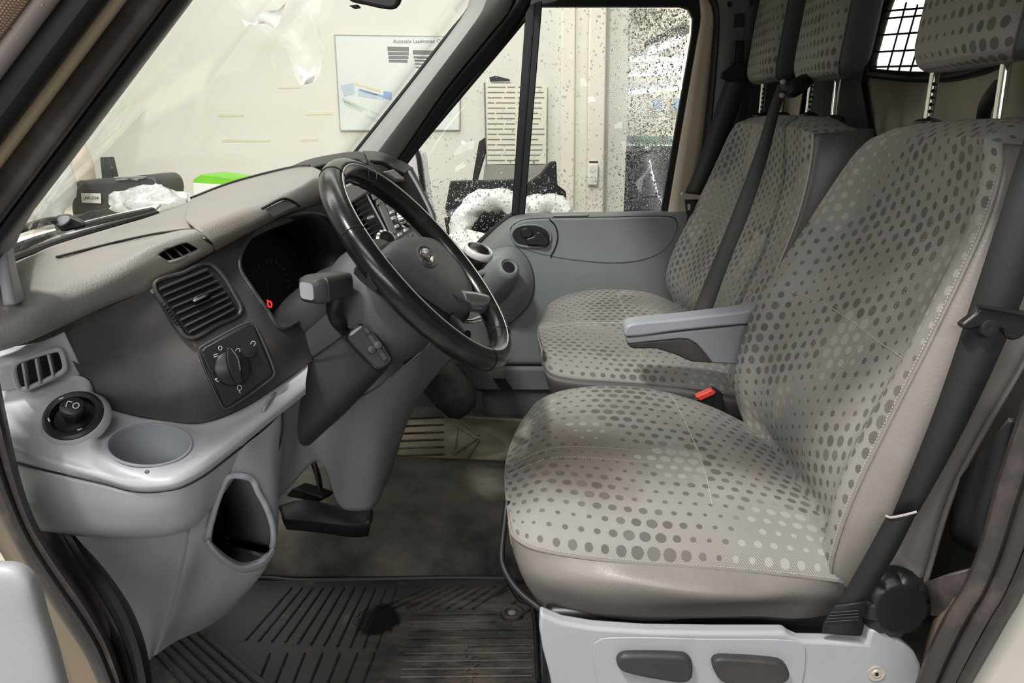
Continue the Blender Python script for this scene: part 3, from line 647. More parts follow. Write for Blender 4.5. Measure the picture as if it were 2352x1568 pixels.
# left air vent
pvn = fplane((365, 665), (470, 620), (435, 765), .005)
av = plate('air_vent', pvn, rpx([(358, 652), (420, 628), (474, 608), (500, 625), (530, 670), (548, 712), (500, 738), (436, 770), (400, 720)], 50), .003, m_blk, da, off=.002)
fr_ = [(355, 652), (420, 626), (476, 605), (505, 625), (535, 670), (553, 716), (500, 745), (432, 776), (395, 722)]
tube('vent_frame', [pvn.hit(x, y, .007) for x, y in fr_], .0034, m_fas, av, closed=True, n=70, seg=8)
for i in range(8):
    f = (i+.55)/8
    a = (360+f*78, 656+f*112); b = (478+f*70-8*abs(f-.5)*2, 612+f*102)
    pa, pb_ = pvn.hit(*a, .008), pvn.hit(*b, .012)
    bar('slat', pa, pb_, pvn.n*.012+Vector((0, 0, -.004)), Vector((.002, .0, .0035)), m_fas, av, bevel=.0008)
for f in (.25, .5, .75):
    bar('vane', pvn.hit(360+f*115+14, 655-f*42+16, .002), pvn.hit(436+f*105-10, 765-f*55-12, .002), Vector((.0015, .0, .0)), pvn.n*.006, m_dark, av)
plate('vent_tab', pvn, [(438, 690), (445, 683), (470, 672), (476, 675), (476, 683), (448, 696), (441, 697)], .012, m_dark, av, off=.012, bevel=.002)
plate('tab_highlight', pvn, [(442, 690), (470, 677), (473, 681), (446, 694)], .002, m_chrome, av, off=.024, bevel=.0008)
plate('thumbwheel_slot', pvn, [(364, 695), (372, 690), (392, 712), (416, 756), (410, 766), (396, 750)], .002, m_blk, av, off=.004)
for i in range(9):
    f = i/8; x, y = 371+f*38, 697+f*56
    bar('thumbwheel', pvn.hit(x, y, .008+.004*math.sin(f*3.1)), pvn.hit(x+7, y-3, .008+.004*math.sin(f*3.1)), Vector((0, 0, .0035)), pvn.n*.004, m_dark, av, bevel=.0008)
plate('vent_symbol', pvn, ell(351, 668, 6, 6, 0, 12), .0008, m_grmark, da, off=.002)
# light switch panel
psw = fplane((470, 812), (575, 752), (520, 925), .005)
sw = plate('switch_panel', psw, [(459, 808), (470, 796), (568, 744), (582, 748), (626, 852), (622, 864), (524, 934), (512, 930)], .004, m_dark, da, off=.001, bevel=.002)
tube('panel_gap', [psw.hit(x, y, .003) for x, y in ((456, 806), (470, 792), (570, 740), (585, 746), (630, 852), (624, 868), (524, 938), (509, 932))], .0016, m_fas, sw, closed=True, n=60, seg=6)
dcol = psw.hit(532, 845, .004)
kn = lathe('light_knob', [(.0245, 0), (.0235, .008), (.021, .010), (0, .011)], dcol, psw.n, m_dark, sw)
ks = [psw.hit(x, y, .012) for x, y in ((518, 800), (530, 798), (548, 835), (554, 868), (551, 882), (538, 878), (520, 840))]
prism('knob_grip', cr(ks, 24, True), psw.n*.010, m_dark, kn, bevel=.002)
tube('knob_pointer', [psw.hit(531, 800, .023), psw.hit(546, 822, .023), psw.hit(552, 850, .023)], .0008, m_grmark, kn, seg=5)
lathe('dimmer_knob', [(.010, 0), (.0095, .010), (0, .0105)], psw.hit(568, 806, .004), psw.n, m_dark, sw, seg=20)
def icon(px, closed=True, r=.00045): tube('icon', [psw.hit(x, y, .0052) for x, y in px], r, m_whitemark, sw, closed=closed, seg=4, n=14)
icon(ell(506, 799, 4, 5, 0, 8)); icon(ell(546, 806, 5, 6, .4, 8)); icon(ell(559, 849, 4, 5, 0, 8)); icon(ell(550, 890, 5, 6, 0, 8)); icon(ell(581, 789, 5, 6, .5, 8))
icon([(497, 868), (505, 863), (508, 870), (499, 876)]); icon([(490, 816), (500, 812)], False); icon([(491, 820), (502, 817)], False); icon([(549, 897), (552, 903)], False); icon([(494, 872), (500, 868)], False, .0012)
# ---- lower grey panels
def outl(dY=0): return None
le0 = [(-60, 895, .868), (20, 893, .874), (100, 880, .88), (170, 862, .886), (205, 875, .888), (230, 928, .895), (300, 953, .908), (395, 970, .922), (470, 971, .935), (560, 937, .97), (640, 885, 1.015), (708, 836, 1.06)]
le3 = [(-60, 990, .812), (10, 1000, .812), (70, 1027, .81), (150, 1052, .808), (230, 1076, .804), (300, 1094, .80), (390, 1092, .806), (450, 1066, .83), (500, 1032, .865), (545, 998, .90), (610, 950, .95), (702, 880, 1.02)]
le1 = [(a[0]*.66+b[0]*.34, a[1]*.66+b[1]*.34+1, a[2]*.66+b[2]*.34) for a, b in zip(le0, le3)]
le2 = [(a[0]*.3+b[0]*.7, a[1]*.3+b[1]*.7-2, a[2]*.3+b[2]*.7) for a, b in zip(le0, le3)]
le4 = [(-60, 1012, .803), (10, 1025, .804), (74, 1048, .802), (152, 1072, .80), (232, 1096, .797), (305, 1115, .794), (395, 1110, .80), (455, 1083, .825), (505, 1048, .86), (550, 1013, .895), (612, 962, .945), (702, 893, 1.015)]
le5 = [(-60, 1036, .806), (12, 1054, .806), (78, 1072, .804), (155, 1090, .802), (235, 1108, .80), (320, 1128, .796), (405, 1121, .803), (462, 1095, .828), (510, 1060, .862), (553, 1026, .897), (614, 975, .948), (702, 905, 1.018)]
G = loftgrid([le0, le1, le2, le3, le4, le5], 170, 12)
# the drinks holder sits in a flattened round of the ledge
cupc, n0 = surf_at(G, 343, 1023)
ring8 = [surf_at(G, *q)[0] for q in ell(343, 1022, 92, 54, 0, 8)]
nn_ = Vector()
for i in range(8): nn_ += (ring8[i]-cupc).cross(ring8[(i+1) % 8]-cupc)
cupn = nn_.normalized(); cupn = cupn if cupn.dot(CAMP-cupc) > 0 else -cupn
cupc = sum(ring8, Vector())/8
cpl = Plane(cupc, cupc+cupn.orthogonal(), cupc+cupn.cross(cupn.orthogonal()))
cr_r = (cpl.hit(439, 1023)-cpl.hit(247, 1023)).length/2
for ri_, row in enumerate(G[:40]):
    for i, p in enumerate(row):
        h = (p-cupc).dot(cupn); rr_ = ((p-cupc)-cupn*h).length
        if abs(h) < .03 and rr_ < cr_r*1.45:
            f = 1 if rr_ < cr_r*1.08 else max(0, 1-(rr_-cr_r*1.08)/(cr_r*.37)); f = f*f*(3-2*f)*(1 if ri_ < 28 else max(0, (40-ri_)/12))
            row[i] = p-cupn*h*f
# mirror adjuster
mc, max_ = surf_at(G, 172, 955); max_ = (max_*.6+Vector((.15, -.5, .7)).normalized()*.6).normalized(); mc = mc+max_*.003
ld = grid('ledge_panel', G, m_gry, da, hole=lambda c: (((c-cupc)-cupn*(c-cupc).dot(cupn)).length < cr_r*.985 and abs((c-cupc).dot(cupn)) < .02) or (c-mc).length < .031)
cup = lathe('drinks_holder', [(cr_r*1.05, .0004), (cr_r*1.04, .0022), (cr_r*.985, .002), (cr_r*.96, -.008), (cr_r*.86, -.062), (cr_r*.78, -.066), (0, -.066)], cupc, cupn, m_gry2, da, seg=64, cap0=False)
ma = lathe('mirror_adjuster', [(.0345, -.004), (.0345, .002), (.031, .0045), (.026, .0035), (.024, -.006), (.012, -.012), (0, -.012)], mc, max_, m_dark, da, seg=40, cap0=False)
lathe('adjuster_ring', [(.041, -.010), (.0385, -.003), (.0350, .0005), (.034, -.002)], mc, max_, m_gry, ma, seg=40, cap0=False)
ka = (max_+Vector((.30, .0, .1))).normalized()
lathe('adjuster_knob', [(.012, 0), (.0130, .008), (.0140, .020), (.0125, .024), (.009, .025), (0, .025)], mc, ka, m_dark, ma, seg=42, wob=lambda a, k: 1+.025*math.cos(a*14) if k in (1, 2) else 1)
tp = mc+ka*.0255
uu = Vector((1, .1, 0)); uu = (uu-ka*uu.dot(ka)).normalized(); vv = ka.cross(uu)
tube('knob_mark', [tp+uu*.004+(uu*math.cos(t)+vv*math.sin(t)*1.2)*.0032 for t in [i*.785 for i in range(8)]], .0006, m_whitemark, ma, closed=True, seg=4)
tube('knob_mark', [tp+uu*-.001+vv*.004, tp+uu*-.006+vv*.004, tp+uu*-.006-vv*.004], .0006, m_whitemark, ma, seg=4)
for a_m in (2.2, 3.6, 5.2): tube('adjuster_mark', [mc+max_*.0055+(uu*math.cos(a_m)+max_.cross(uu)*math.sin(a_m))*.0255, mc+max_*.0055+(uu*math.cos(a_m+.2)+max_.cross(uu)*math.sin(a_m+.2))*.0255], .001, m_whitemark, ma, seg=5)
# side vent panel
sv = loft('side_vent_panel', [[(-60, 800, .85), (40, 795, .86), (100, 782, .866), (148, 762, .872)], [(-60, 850, .835), (40, 840, .85), (110, 825, .865), (172, 812, .882)], [(-60, 900, .845), (40, 892, .86), (120, 876, .878), (192, 860, .893)]], m_gry, da, n=50, m=16, solid=.0025, holepoly=[(33, 848), (40, 832), (60, 825), (122, 806), (136, 806), (146, 830), (147, 846), (136, 856), (62, 890), (46, 890)])
psv = Plane((33, 848, .851), (136, 806, .868), (60, 890, .86))
plate('side_vent_back', psv, [(20, 840), (140, 790), (160, 850), (50, 905)], .002, m_blk, sv, off=-.03)
svo = [(31, 848), (38, 832), (58, 823), (122, 804), (138, 804), (148, 830), (149, 847), (137, 858), (62, 892), (44, 892)]
tube('vent_rim', [psv.hit(x, y, .001) for x, y in svo], .0035, m_gry, sv, closed=True, n=70, seg=8)
for a, b in (((54, 828), (64, 888)), ((84, 818), (94, 874)), ((112, 808), (124, 860)), ):
    bar('side_vent_blade', psv.hit(*a, -.006), psv.hit(*b, -.006), Vector((.0025, .001, 0)), Vector((-.012, .022, 0)), m_gry, sv, bevel=.0005)
# drawer band below the ledge
b0 = le5[:10]
b2 = [(-40, 1205, .835), (30, 1212, .832), (90, 1217, .83), (160, 1222, .826), (240, 1226, .822), (330, 1228, .818), (400, 1218, .824), (450, 1194, .84), (490, 1150, .865), (535, 1085, .895)]
b1 = [(a[0]*.45+b[0]*.55-2, a[1]*.45+b[1]*.55, (a[2]*.45+b[2]*.55)-.004) for a, b in zip(b0, b2)]
b3 = [(x+6, y+6, Y+.03) for x, y, Y in b2]
loft('drawer_front', [[(x, y+3, Y+.001) for x, y, Y in b0], b1, b2, b3], m_gry, da, n=70, m=8, solid=.002)
tube('drawer_gap', [(x, y+1, Y-.0005) for x, y, Y in b0], .0014, m_blk, da, seg=5)
for x, y in ((330, 1094), (337, 1084)): lathe('ledge_plug', [(.003, 0), (.0025, .0006), (0, .0008)], T(x, y, .806), Vector((0, -.7, .7)), m_fas, da, seg=10)
# kick panel with the storage bin
bino = [(478, 1240), (488, 1180), (508, 1120), (524, 1092), (552, 1090), (578, 1099), (590, 1124), (612, 1165), (626, 1212), (622, 1258), (600, 1283), (562, 1296), (530, 1287), (496, 1262)]
K = [[(120, 1200, .87), (185, 1290, .90), (250, 1370, .93), (300, 1450, .97), (334, 1522, 1.0)],
     [(300, 1205, .85), (322, 1300, .885), (335, 1400, .935), (343, 1515, 1.0)],
     [(436, 1170, .86), (412, 1300, .90), (388, 1400, .95), (352, 1507, 1.005)],
     [(446, 1168, .855), (424, 1300, .892), (398, 1400, .943), (360, 1502, 1.003)],
     [(505, 1085, .875), (482, 1220, .882), (458, 1340, .94), (405, 1472, 1.01)],
     [(560, 1025, .90), (552, 1190, .89), (535, 1310, .94), (470, 1442, 1.03)],
     [(610, 985, .945), (628, 1200, .925), (618, 1290, .965), (540, 1392, 1.05)],
     [(650, 945, .985), (642, 1110, .99), (634, 1215, 1.02), (604, 1305, 1.08)]]
KG = loftgrid(K, 90, 16); BIP = rpx(bino, 60)
kp = grid('kick_panel', KG, m_gry2, da, holepoly=BIP)
bp = [T(x, y, surf_at(KG, x, y)[0].y) for x, y in BIP]; bm_ = sum(bp, Vector())/60
bi = [bm_+(p-bm_)*.92+W(-.09, .055, -.02) for p in bp]
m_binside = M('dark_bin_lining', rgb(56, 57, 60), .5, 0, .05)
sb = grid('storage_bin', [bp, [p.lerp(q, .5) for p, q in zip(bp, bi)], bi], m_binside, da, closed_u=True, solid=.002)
mo('bin_floor', bi, [tuple(range(60))], m_blk, sb)
tube('bin_rim', [p+W(.002, -.003, 0) for p in bp], .0045, m_gry2, sb, closed=True, n=90, seg=10)
loft('bin_lip', [[(470, 1242, .885), (492, 1272, .895), (528, 1300, .915), (562, 1312, .935), (606, 1298, .95), (634, 1262, .945)], [(478, 1240, .872), (496, 1264, .88), (530, 1290, .90), (562, 1299, .92), (602, 1286, .936), (627, 1256, .93)]], m_gry2, sb, n=30, m=4, solid=.004)
# knee panel
N = [[(596, 975, .95), (604, 1075, .968), (610, 1168, 1.0)],
     [(608, 930, .955), (622, 1040, .985), (632, 1148, 1.02)],
     [(655, 880, 1.035), (660, 1000, 1.04), (668, 1112, 1.06)],
     [(705, 832, 1.07), (690, 1000, 1.085), (722, 1058, 1.10)],
     [(760, 940, 1.10), (748, 1020, 1.11), (746, 1072, 1.12)],
     [(810, 920, 1.13), (795, 1060, 1.15), (784, 1164, 1.17)],
     [(880, 880, 1.18), (862, 1040, 1.19), (842, 1170, 1.20)],
     [(960, 815, 1.25), (915, 960, 1.25), (866, 1152, 1.235)],
     [(1010, 775, 1.32), (950, 910, 1.32), (880, 1120, 1.29)],
     [(1066, 790, 1.42), (954, 925, 1.42), (890, 1105, 1.38)]]
loft('knee_panel', N, m_knee, da, n=30, m=7, solid=.004)
tube('panel_seam', [(648, 935, .982), (648, 990, .978), (630, 1070, .972), (612, 1140, .985)], .0016, m_dark, da, seg=6)
# centre stack
ps = Plane((805, 447, 1.45), (930, 397, 1.85), (985, 490, 1.85))
cs = plate('centre_stack', ps, [(770, 470), (800, 440), (880, 395), (940, 388), (992, 495), (1010, 620), (930, 640), (880, 600), (800, 520)], .01, m_fas, da, off=-.011)
plate('stack_cap', ps, [(770, 440), (808, 418), (836, 424), (845, 442), (790, 478)], .012, m_pad, cs, bevel=.004)
plate('stack_cap', ps, [(875, 398), (895, 393), (918, 412), (922, 420), (902, 420)], .012, m_pad, cs, bevel=.004)
cv = plate('centre_vent', ps, [(808, 462), (838, 448), (884, 535), (858, 545)], .003, m_blk, cs)
for i in range(7):
    f = (i+.5)/7; bar('slat', ps.hit(811+f*44, 466+f*76, .006), ps.hit(834+f*42, 452+f*78, .006), ps.n*.008, Vector((0, 0, .003)), m_fas, cv)
plate('vent_tab', ps, [(836, 504), (848, 497), (852, 503), (840, 510)], .01, m_chrome, cv, off=.008, bevel=.002)
ra = plate('radio', ps, [(846, 446), (866, 438), (925, 445), (985, 555), (960, 565), (905, 560)], .006, m_dark, cs, bevel=.002)
tube('radio_edge', [ps.hit(842, 446, .008), ps.hit(898, 552, .008)], .002, m_gry, ra, seg=6)
m_rad = M('grey_radio_key', rgb(108, 106, 106), .35); m_radl = M('bright_radio_key', rgb(196, 194, 190), .35)
plate('radio_display', ps, [(866, 470), (877, 465), (908, 535), (897, 542)], .004, m_rad, ra, off=.006, bevel=.001)
for px in ([(850, 448), (862, 443), (868, 456), (857, 461)], [(861, 462), (872, 457), (876, 466), (865, 472)], [(894, 545), (906, 540), (910, 550), (899, 556)], [(884, 472), (900, 466), (908, 480), (892, 487)], [(880, 456), (896, 450), (902, 460), (886, 467)]):
    plate('radio_key', ps, px, .005, m_rad, ra, off=.006, bevel=.001)
for x, y in ((900, 502), (907, 521), (914, 540), (929, 529), (943, 517), (896, 488)):
    plate('radio_key', ps, [(x-4, y-2), (x+4, y-5), (x+7, y+2), (x-1, y+5)], .005, m_radl, ra, off=.006, bevel=.001)
lathe('volume_knob', [(.022, 0), (.020, .014), (.018, .016), (0, .016)], ps.hit(921, 505, .006), ps.n, m_chrome, ra, seg=24)
plate('lower_keys', ps, [(905, 556), (945, 532), (956, 545), (925, 560)], .006, m_rad, ra, off=.003, bevel=.001)
for x in (950, 940): tube('radio_edge', [ps.hit(x-3, 540, .01), ps.hit(x+4, 552, .01)], .001, m_dark, ra, seg=5)
rk = lathe('heater_knob', [(.020, 0), (.020, .012), (.016, .016), (.013, .016), (.012, .012), (0, .012)], T(880, 556, 1.36), Vector((.6, -.65, .45)), m_chrome, da, seg=28)
lathe('knob_core', [(.012, .011), (.011, .017), (0, .019)], T(880, 556, 1.36), Vector((.6, -.65, .45)), m_dark, rk, seg=20)
# dark side panel to the passenger side of the stack
loft('stack_side', [[(935, 392, 1.85), (958, 430, 1.85), (988, 492, 1.85), (1005, 560, 1.85)], [(925, 400, 1.80), (945, 440, 1.80), (970, 492, 1.80), (985, 560, 1.80)], [(905, 415, 1.75), (930, 455, 1.75), (955, 500, 1.75), (970, 560, 1.75)]], m_blk, cs, n=16, m=3, solid=.004)
tube('stack_edge', [(938, 392, 1.845), (960, 430, 1.845), (990, 492, 1.845), (1004, 545, 1.845)], .004, m_gry, cs, seg=8)
# tray on top of the dash centre
loft('top_tray', [[(640, 400, 1.60), (700, 372, 1.62), (760, 358, 1.66), (820, 350, 1.70), (838, 354, 1.70)], [(650, 398, 1.58), (705, 378, 1.60), (765, 366, 1.64), (822, 359, 1.68), (842, 366, 1.68)], [(670, 402, 1.56), (715, 388, 1.58), (770, 375, 1.62), (822, 368, 1.66), (845, 378, 1.66)]], m_fas, da, n=30, m=4, solid=.006)
loft('tray_opening', [[(690, 392, 1.60), (760, 378, 1.64), (840, 370, 1.68), (880, 392, 1.70)], [(720, 410, 1.56), (780, 420, 1.58), (850, 420, 1.62), (880, 410, 1.66)]], m_blk, da, n=16, m=3, solid=.004)
loft('top_tray', [[(832, 350, 1.78), (868, 352, 1.80), (905, 365, 1.84), (940, 388, 1.88)], [(838, 360, 1.74), (872, 362, 1.76), (905, 378, 1.80), (932, 396, 1.83)], [(846, 372, 1.70), (878, 376, 1.72), (905, 392, 1.76), (925, 400, 1.79)]], m_dark, da, n=24, m=4, solid=.008)
loft('tray_lip', [[(900, 366, 1.90), (925, 374, 1.92), (943, 386, 1.94)], [(905, 388, 1.84), (922, 392, 1.86), (940, 394, 1.88)]], m_fas, da, n=12, m=3, solid=.008)
# far part of the dash top, out to the passenger pillar
loft('top_pad', [[W(-.66, 1.36, .80), W(-.68, 1.8, .80), W(-.60, 2.30, .80)], [W(-.54, 1.42, .83), W(-.50, 1.8, .83), W(-.48, 2.30, .82)], [W(-.40, 1.46, .81), W(-.38, 1.9, .80), W(-.36, 2.32, .78)], [W(-.38, 1.46, .70), W(-.38, 1.9, .66), W(-.38, 2.32, .66)], [W(-.50, 1.46, .45), W(-.52, 1.9, .42), W(-.52, 2.32, .42)]], m_fas, da, n=20, m=4, solid=.004)
# demister edge strip, scuttle seen through the glass
tube('glass_gasket', [(10, 602, .86), (60, 583, .93), (140, 554, 1.06), (250, 520, 1.25), (360, 490, 1.42)], .006, m_blk, da, seg=8)
# ================================================================== STEERING COLUMN AND WHEEL
wc = W(-.175, 1.136, .743); th_, ph_ = .709, -.07
wn_ = Vector((math.cos(th_)*math.cos(ph_), math.cos(th_)*math.sin(ph_), math.sin(th_)))
wu = wn_.cross(Vector((0, 1, 0))).normalized(); wv = wn_.cross(wu)     # wu: in the wheel plane, towards its lower rim or upper rim
if wu.z < 0: wu = -wu; wv = -wv
col = thing('steering_column', 'charcoal steering column shroud with stalk and audio remote behind the wheel', 'steering column', wc-wn_*.3)
def sec(d, hy, w0, w1, e=3.2, n=40, yo=0):
    out = []
    for i in range(n):
        a = 2*math.pi*i/n; c, s = math.cos(a), math.sin(a)
        cx = math.copysign(abs(c)**(2/e), c)*hy; sy = math.copysign(abs(s)**(2/e), s)
        w = (w0+w1)/2+sy*(w1-w0)/2
        out.append(wc-wn_*d+wv*cx-wu*w+W(0, yo, 0))
    return out
grid('lower_shroud', [sec(.11, .062, -.06, .07), sec(.115, .070, -.068, .080), sec(.16, .074, -.066, .090), sec(.22, .078, -.062, .096), sec(.30, .082, -.055, .104), sec(.37, .084, -.05, .112), sec(.42, .08, -.05, .10)], m_fas, col, closed_u=True)
grid('collar', [sec(.02, .045, -.045, .045, 2), sec(.032, .075, -.075, .08, 2.2), sec(.05, .088, -.088, .098, 2.2), sec(.09, .094, -.092, .104, 2.3), sec(.125, .090, -.086, .098, 2.3), sec(.135, .07, -.07, .08, 2.3)], m_col, col, closed_u=True)
loft('shroud_seam', [[(705, 828, 1.07), (760, 790, 1.06), (790, 768, 1.058)], [(706, 830, 1.068), (761, 792, 1.058), (791, 770, 1.056)]], m_blk, col, n=8, m=1, solid=.002)
# upper shroud
grid('upper_shroud', [sec(.10, .06, -.085, -.02, 2.6), sec(.14, .07, -.098, -.02, 2.8), sec(.20, .072, -.10, -.02, 2.8), sec(.27, .068, -.092, -.02, 2.8), sec(.31, .05, -.075, -.03, 2.8)], m_fas, col, closed_u=True)
# left stalk
st = tube('stalk', [(795, 752, 1.075), (778, 738, 1.05), (768, 712, 1.035), (772, 680, 1.022), (770, 668, 1.02)], [.013, .012, .0115, .0125, .011], m_dark, col, seg=14)
def rsec(c, u, v, hu, hv, e=4.5, n=24):
    return [c+u*math.copysign(abs(math.cos(a))**(2/e), math.cos(a))*hu+v*math.copysign(abs(math.sin(a))**(2/e), math.sin(a))*hv for a in [2*math.pi*i/n for i in range(n)]]
ha, hb = T(795, 648, 1.045), T(706, 668, .985)
ax = (hb-ha).normalized(); su = Vector((0, 0, 1)); su = (su-ax*su.dot(ax)).normalized(); sv_ = ax.cross(su)
secs = []
for f, a, b in ((-.02, .006, .008), (.04, .016, .017), (.4, .0185, .021), (.75, .0195, .024), (.78, .018, .0225), (.8, .0195, .024), (.95, .0175, .021), (1.02, .012, .014)):
    secs.append(rsec(ha+(hb-ha)*f, su, sv_, a, b))
Vs = [p for s in secs for p in s]
hd = grid('stalk_head', secs, m_fas, col, closed_u=True)
mo('stalk_tip', secs[-1], [tuple(range(24))], m_gry, hd)
tube('stalk_mark', [T(742, 652, 1.0)+W(0, -.004, .004), T(768, 645, 1.012)+W(0, -.004, .004), T(780, 648, 1.02)+W(0, -.004, .004)], .0008, m_grmark, hd, seg=5)
# audio remote
pr = Plane((800, 752, 1.052), (898, 835, 1.052), (830, 742, 1.06))
rm = plate('audio_remote', pr, rpx([(792, 778), (800, 760), (830, 742), (846, 746), (900, 822), (898, 834), (872, 850), (856, 846), (800, 790)], 40), .016, m_dark, col, off=-.004, bevel=.004)
plate('remote_face', pr, [(832, 754), (844, 752), (892, 824), (880, 832)], .005, m_fas, rm, off=.012, bevel=.0015)
plate('remote_key', pr, [(834, 756), (845, 754), (852, 764), (841, 768)], .003, m_fas, rm, off=.017, bevel=.001)
lathe('remote_wheel', [(.006, 0), (.0055, .007), (0, .008)], pr.hit(867, 793, .016), pr.n, m_hub, rm, seg=16)
lathe('remote_wheel', [(.006, 0), (.0055, .006), (0, .007)], pr.hit(853, 803, .012), pr.n, m_fas, rm, seg=16)
for a, b in (((815, 790), (822, 797)), ((856, 836), (863, 843))): tube('remote_glint', [pr.hit(*a, .0125), pr.hit(*b, .0125)], .0012, m_chrome, rm, seg=5)
plate('remote_edge', pr, [(801, 773), (806, 762), (828, 748), (832, 752), (812, 768)], .003, m_gry, rm, off=.012, bevel=.001)
# wheel
wh = thing('steering_wheel', 'black leather steering wheel with charcoal airbag hub', 'steering wheel', wc)
RW, rw = .185, .0185
def ringp(R, off, n=72): return [wc+wn_*off+(wu*math.cos(2*math.pi*i/n)+wv*math.sin(2*math.pi*i/n))*R for i in range(n)]
tube('rim', ringp(RW, 0), rw, m_rim, wh, closed=True, n=120, seg=20)
tube('rim_line', ringp(RW-.003, rw-.0006), .0011, m_radl, wh, closed=True, n=120, seg=6)  # thin pale ring along the crest of the rim
for ang in (18, -22, 152, 198, 330, 60):
    a = math.radians(ang); c = wc+(wu*math.cos(a)+wv*math.sin(a))*RW; rad = (wu*math.cos(a)+wv*math.sin(a))
    tube('grip_joint', [c+(rad*math.cos(t)+wn_*math.sin(t))*(rw+.0002) for t in [2*math.pi*i/20 for i in range(20)]], .0008, m_blk, wh, closed=True, n=40, seg=5)
pw = Plane(wc-wn_*.004, wc-wn_*.004+wu, wc-wn_*.004+wv)
hubpx = [(878, 585), (892, 562), (920, 548), (962, 546), (1000, 558), (1035, 592), (1065, 632), (1082, 672), (1084, 705), (1072, 720), (1050, 716), (1010, 690), (955, 650), (905, 612)]
h_out = cr([pw.hit(x, y) for x, y in hubpx], 56, True); hcn = sum(h_out, Vector())/56
G = [[hcn+(p-hcn)*f+wn_*o for p in h_out] for f, o in ((1.0, -.03), (1.0, 0), (.97, .005), (.9, .010), (.7, .0145), (.4, .0165), (.1, .017))]
hub = grid('airbag_cover', G, m_hub, wh, closed_u=True)
mo('cover_centre', G[-1], [tuple(range(56))], m_hub, hub)
G2 = [[hcn+(p-hcn)*f+wn_*o for p in h_out] for f, o in ((1.10, -.045), (1.12, -.03), (1.08, -.012), (.98, -.010))]
grid('hub_base', G2, m_dark, wh, closed_u=True)
pe = Plane(hcn+wn_*.0160, hcn+wn_*.0160+wu, hcn+wn_*.0160+wv)
ec = pe.hit(980, 589)
u_t = Vector((0, 1, 0)); u_t = (u_t-wn_*u_t.dot(wn_)).normalized(); v_t = wn_.cross(u_t)
if v_t.z < 0: v_t = -v_t
def oval(a, b, h, n=40): return [ec+u_t*math.cos(2*math.pi*i/n)*a+v_t*math.sin(2*math.pi*i/n)*b+wn_*h for i in range(n)]
grid('emblem_recess', [oval(.044, .0205, -.004), oval(.044, .0205, .0005), oval(.041, .018, .0018), oval(.038, .0155, -.0005)], m_hub, hub, closed_u=True)
mo('emblem_floor', oval(.039, .0165, -.0003), [tuple(range(40))], m_dark, hub)
em = grid('emblem_oval', [oval(.034, .0135, -.001), oval(.034, .0135, .0015), oval(.031, .0115, .003), oval(.001, .001, .0035)], m_chrome, hub, closed_u=True)
text('emblem_script', 'Ford', ec+wn_*.0038-u_t*.021-v_t*.0055, u_t, v_t, .022, m_hub, em, .0004)
am = pe.hit(1054, 672)-wn_*.0030
for a, b in (((-.02, -.008), (.02, -.008)), ((.02, -.008), (.02, .009)), ((.02, .009), (-.02, .009)), ((-.02, .009), (-.02, -.008))):
    tube('airbag_mark', [am+u_t*a[0]+v_t*a[1], am+u_t*b[0]+v_t*b[1]], .0007, m_dark, hub, seg=5)
text('airbag_mark', 'AIRBAG', am-u_t*.018-v_t*.002, u_t, v_t, .0095, m_dark, hub, .0003)
# spokes
sp1 = tube('spoke', [pw.hit(1058, 690, .004), pw.hit(1092, 694, .006), pw.hit(1126, 702, .004)], [.0165, .017, .018], m_chrome, wh, seg=16, flat=.65)
sp1.data.materials[0] = M('satin_silver', rgb(150, 152, 154), .3, .7, .04)
tube('spoke', [pw.hit(985, 560, -.012), pw.hit(1012, 566, -.006), pw.hit(1036, 578, 0)], [.022, .020, .018], m_rim, wh, seg=14, flat=.55)
tube('spoke', [pw.hit(1010, 700, -.022), pw.hit(1040, 735, -.012), pw.hit(1070, 775, -.004)], [.012, .010, .014], m_dark, wh, seg=14, flat=.6)
tube('spoke', [pw.hit(905, 605, -.014), pw.hit(880, 622, -.008), pw.hit(858, 640, -.002)], [.018, .016, .016], m_dark, wh, seg=14, flat=.55)
tube('switch_stalk', [pw.hit(1040, 728, -.03), pw.hit(1075, 738, -.03), pw.hit(1100, 733, -.028)], [.004, .0035, .006], m_chrome, col, seg=10)
# gear lever
gl = thing('gear_lever', 'dash-mounted gear lever with dark ball knob and pale ring', 'gear lever', T(1040, 690, 1.48))
gk = T(1095, 590, 1.50); ga = Vector((.35, -.2, .9)).normalized()
lathe('lever_knob', [(.0, -.03), (.012, -.028), (.022, -.016), (.027, 0), (.025, .014), (.016, .024), (0, .028)], gk, ga, m_dark, gl)
lathe('knob_ring', [(.0285, .004), (.030, .008), (.0295, .014), (.026, .02)], gk, ga, m_radl, gl, cap0=False, solid=.002)
tube('lever_stick', [gk-ga*.02, gk+W(-.02, .0, -.06), gk+W(-.05, .0, -.12)], [.011, .010, .014], m_rub, gl)
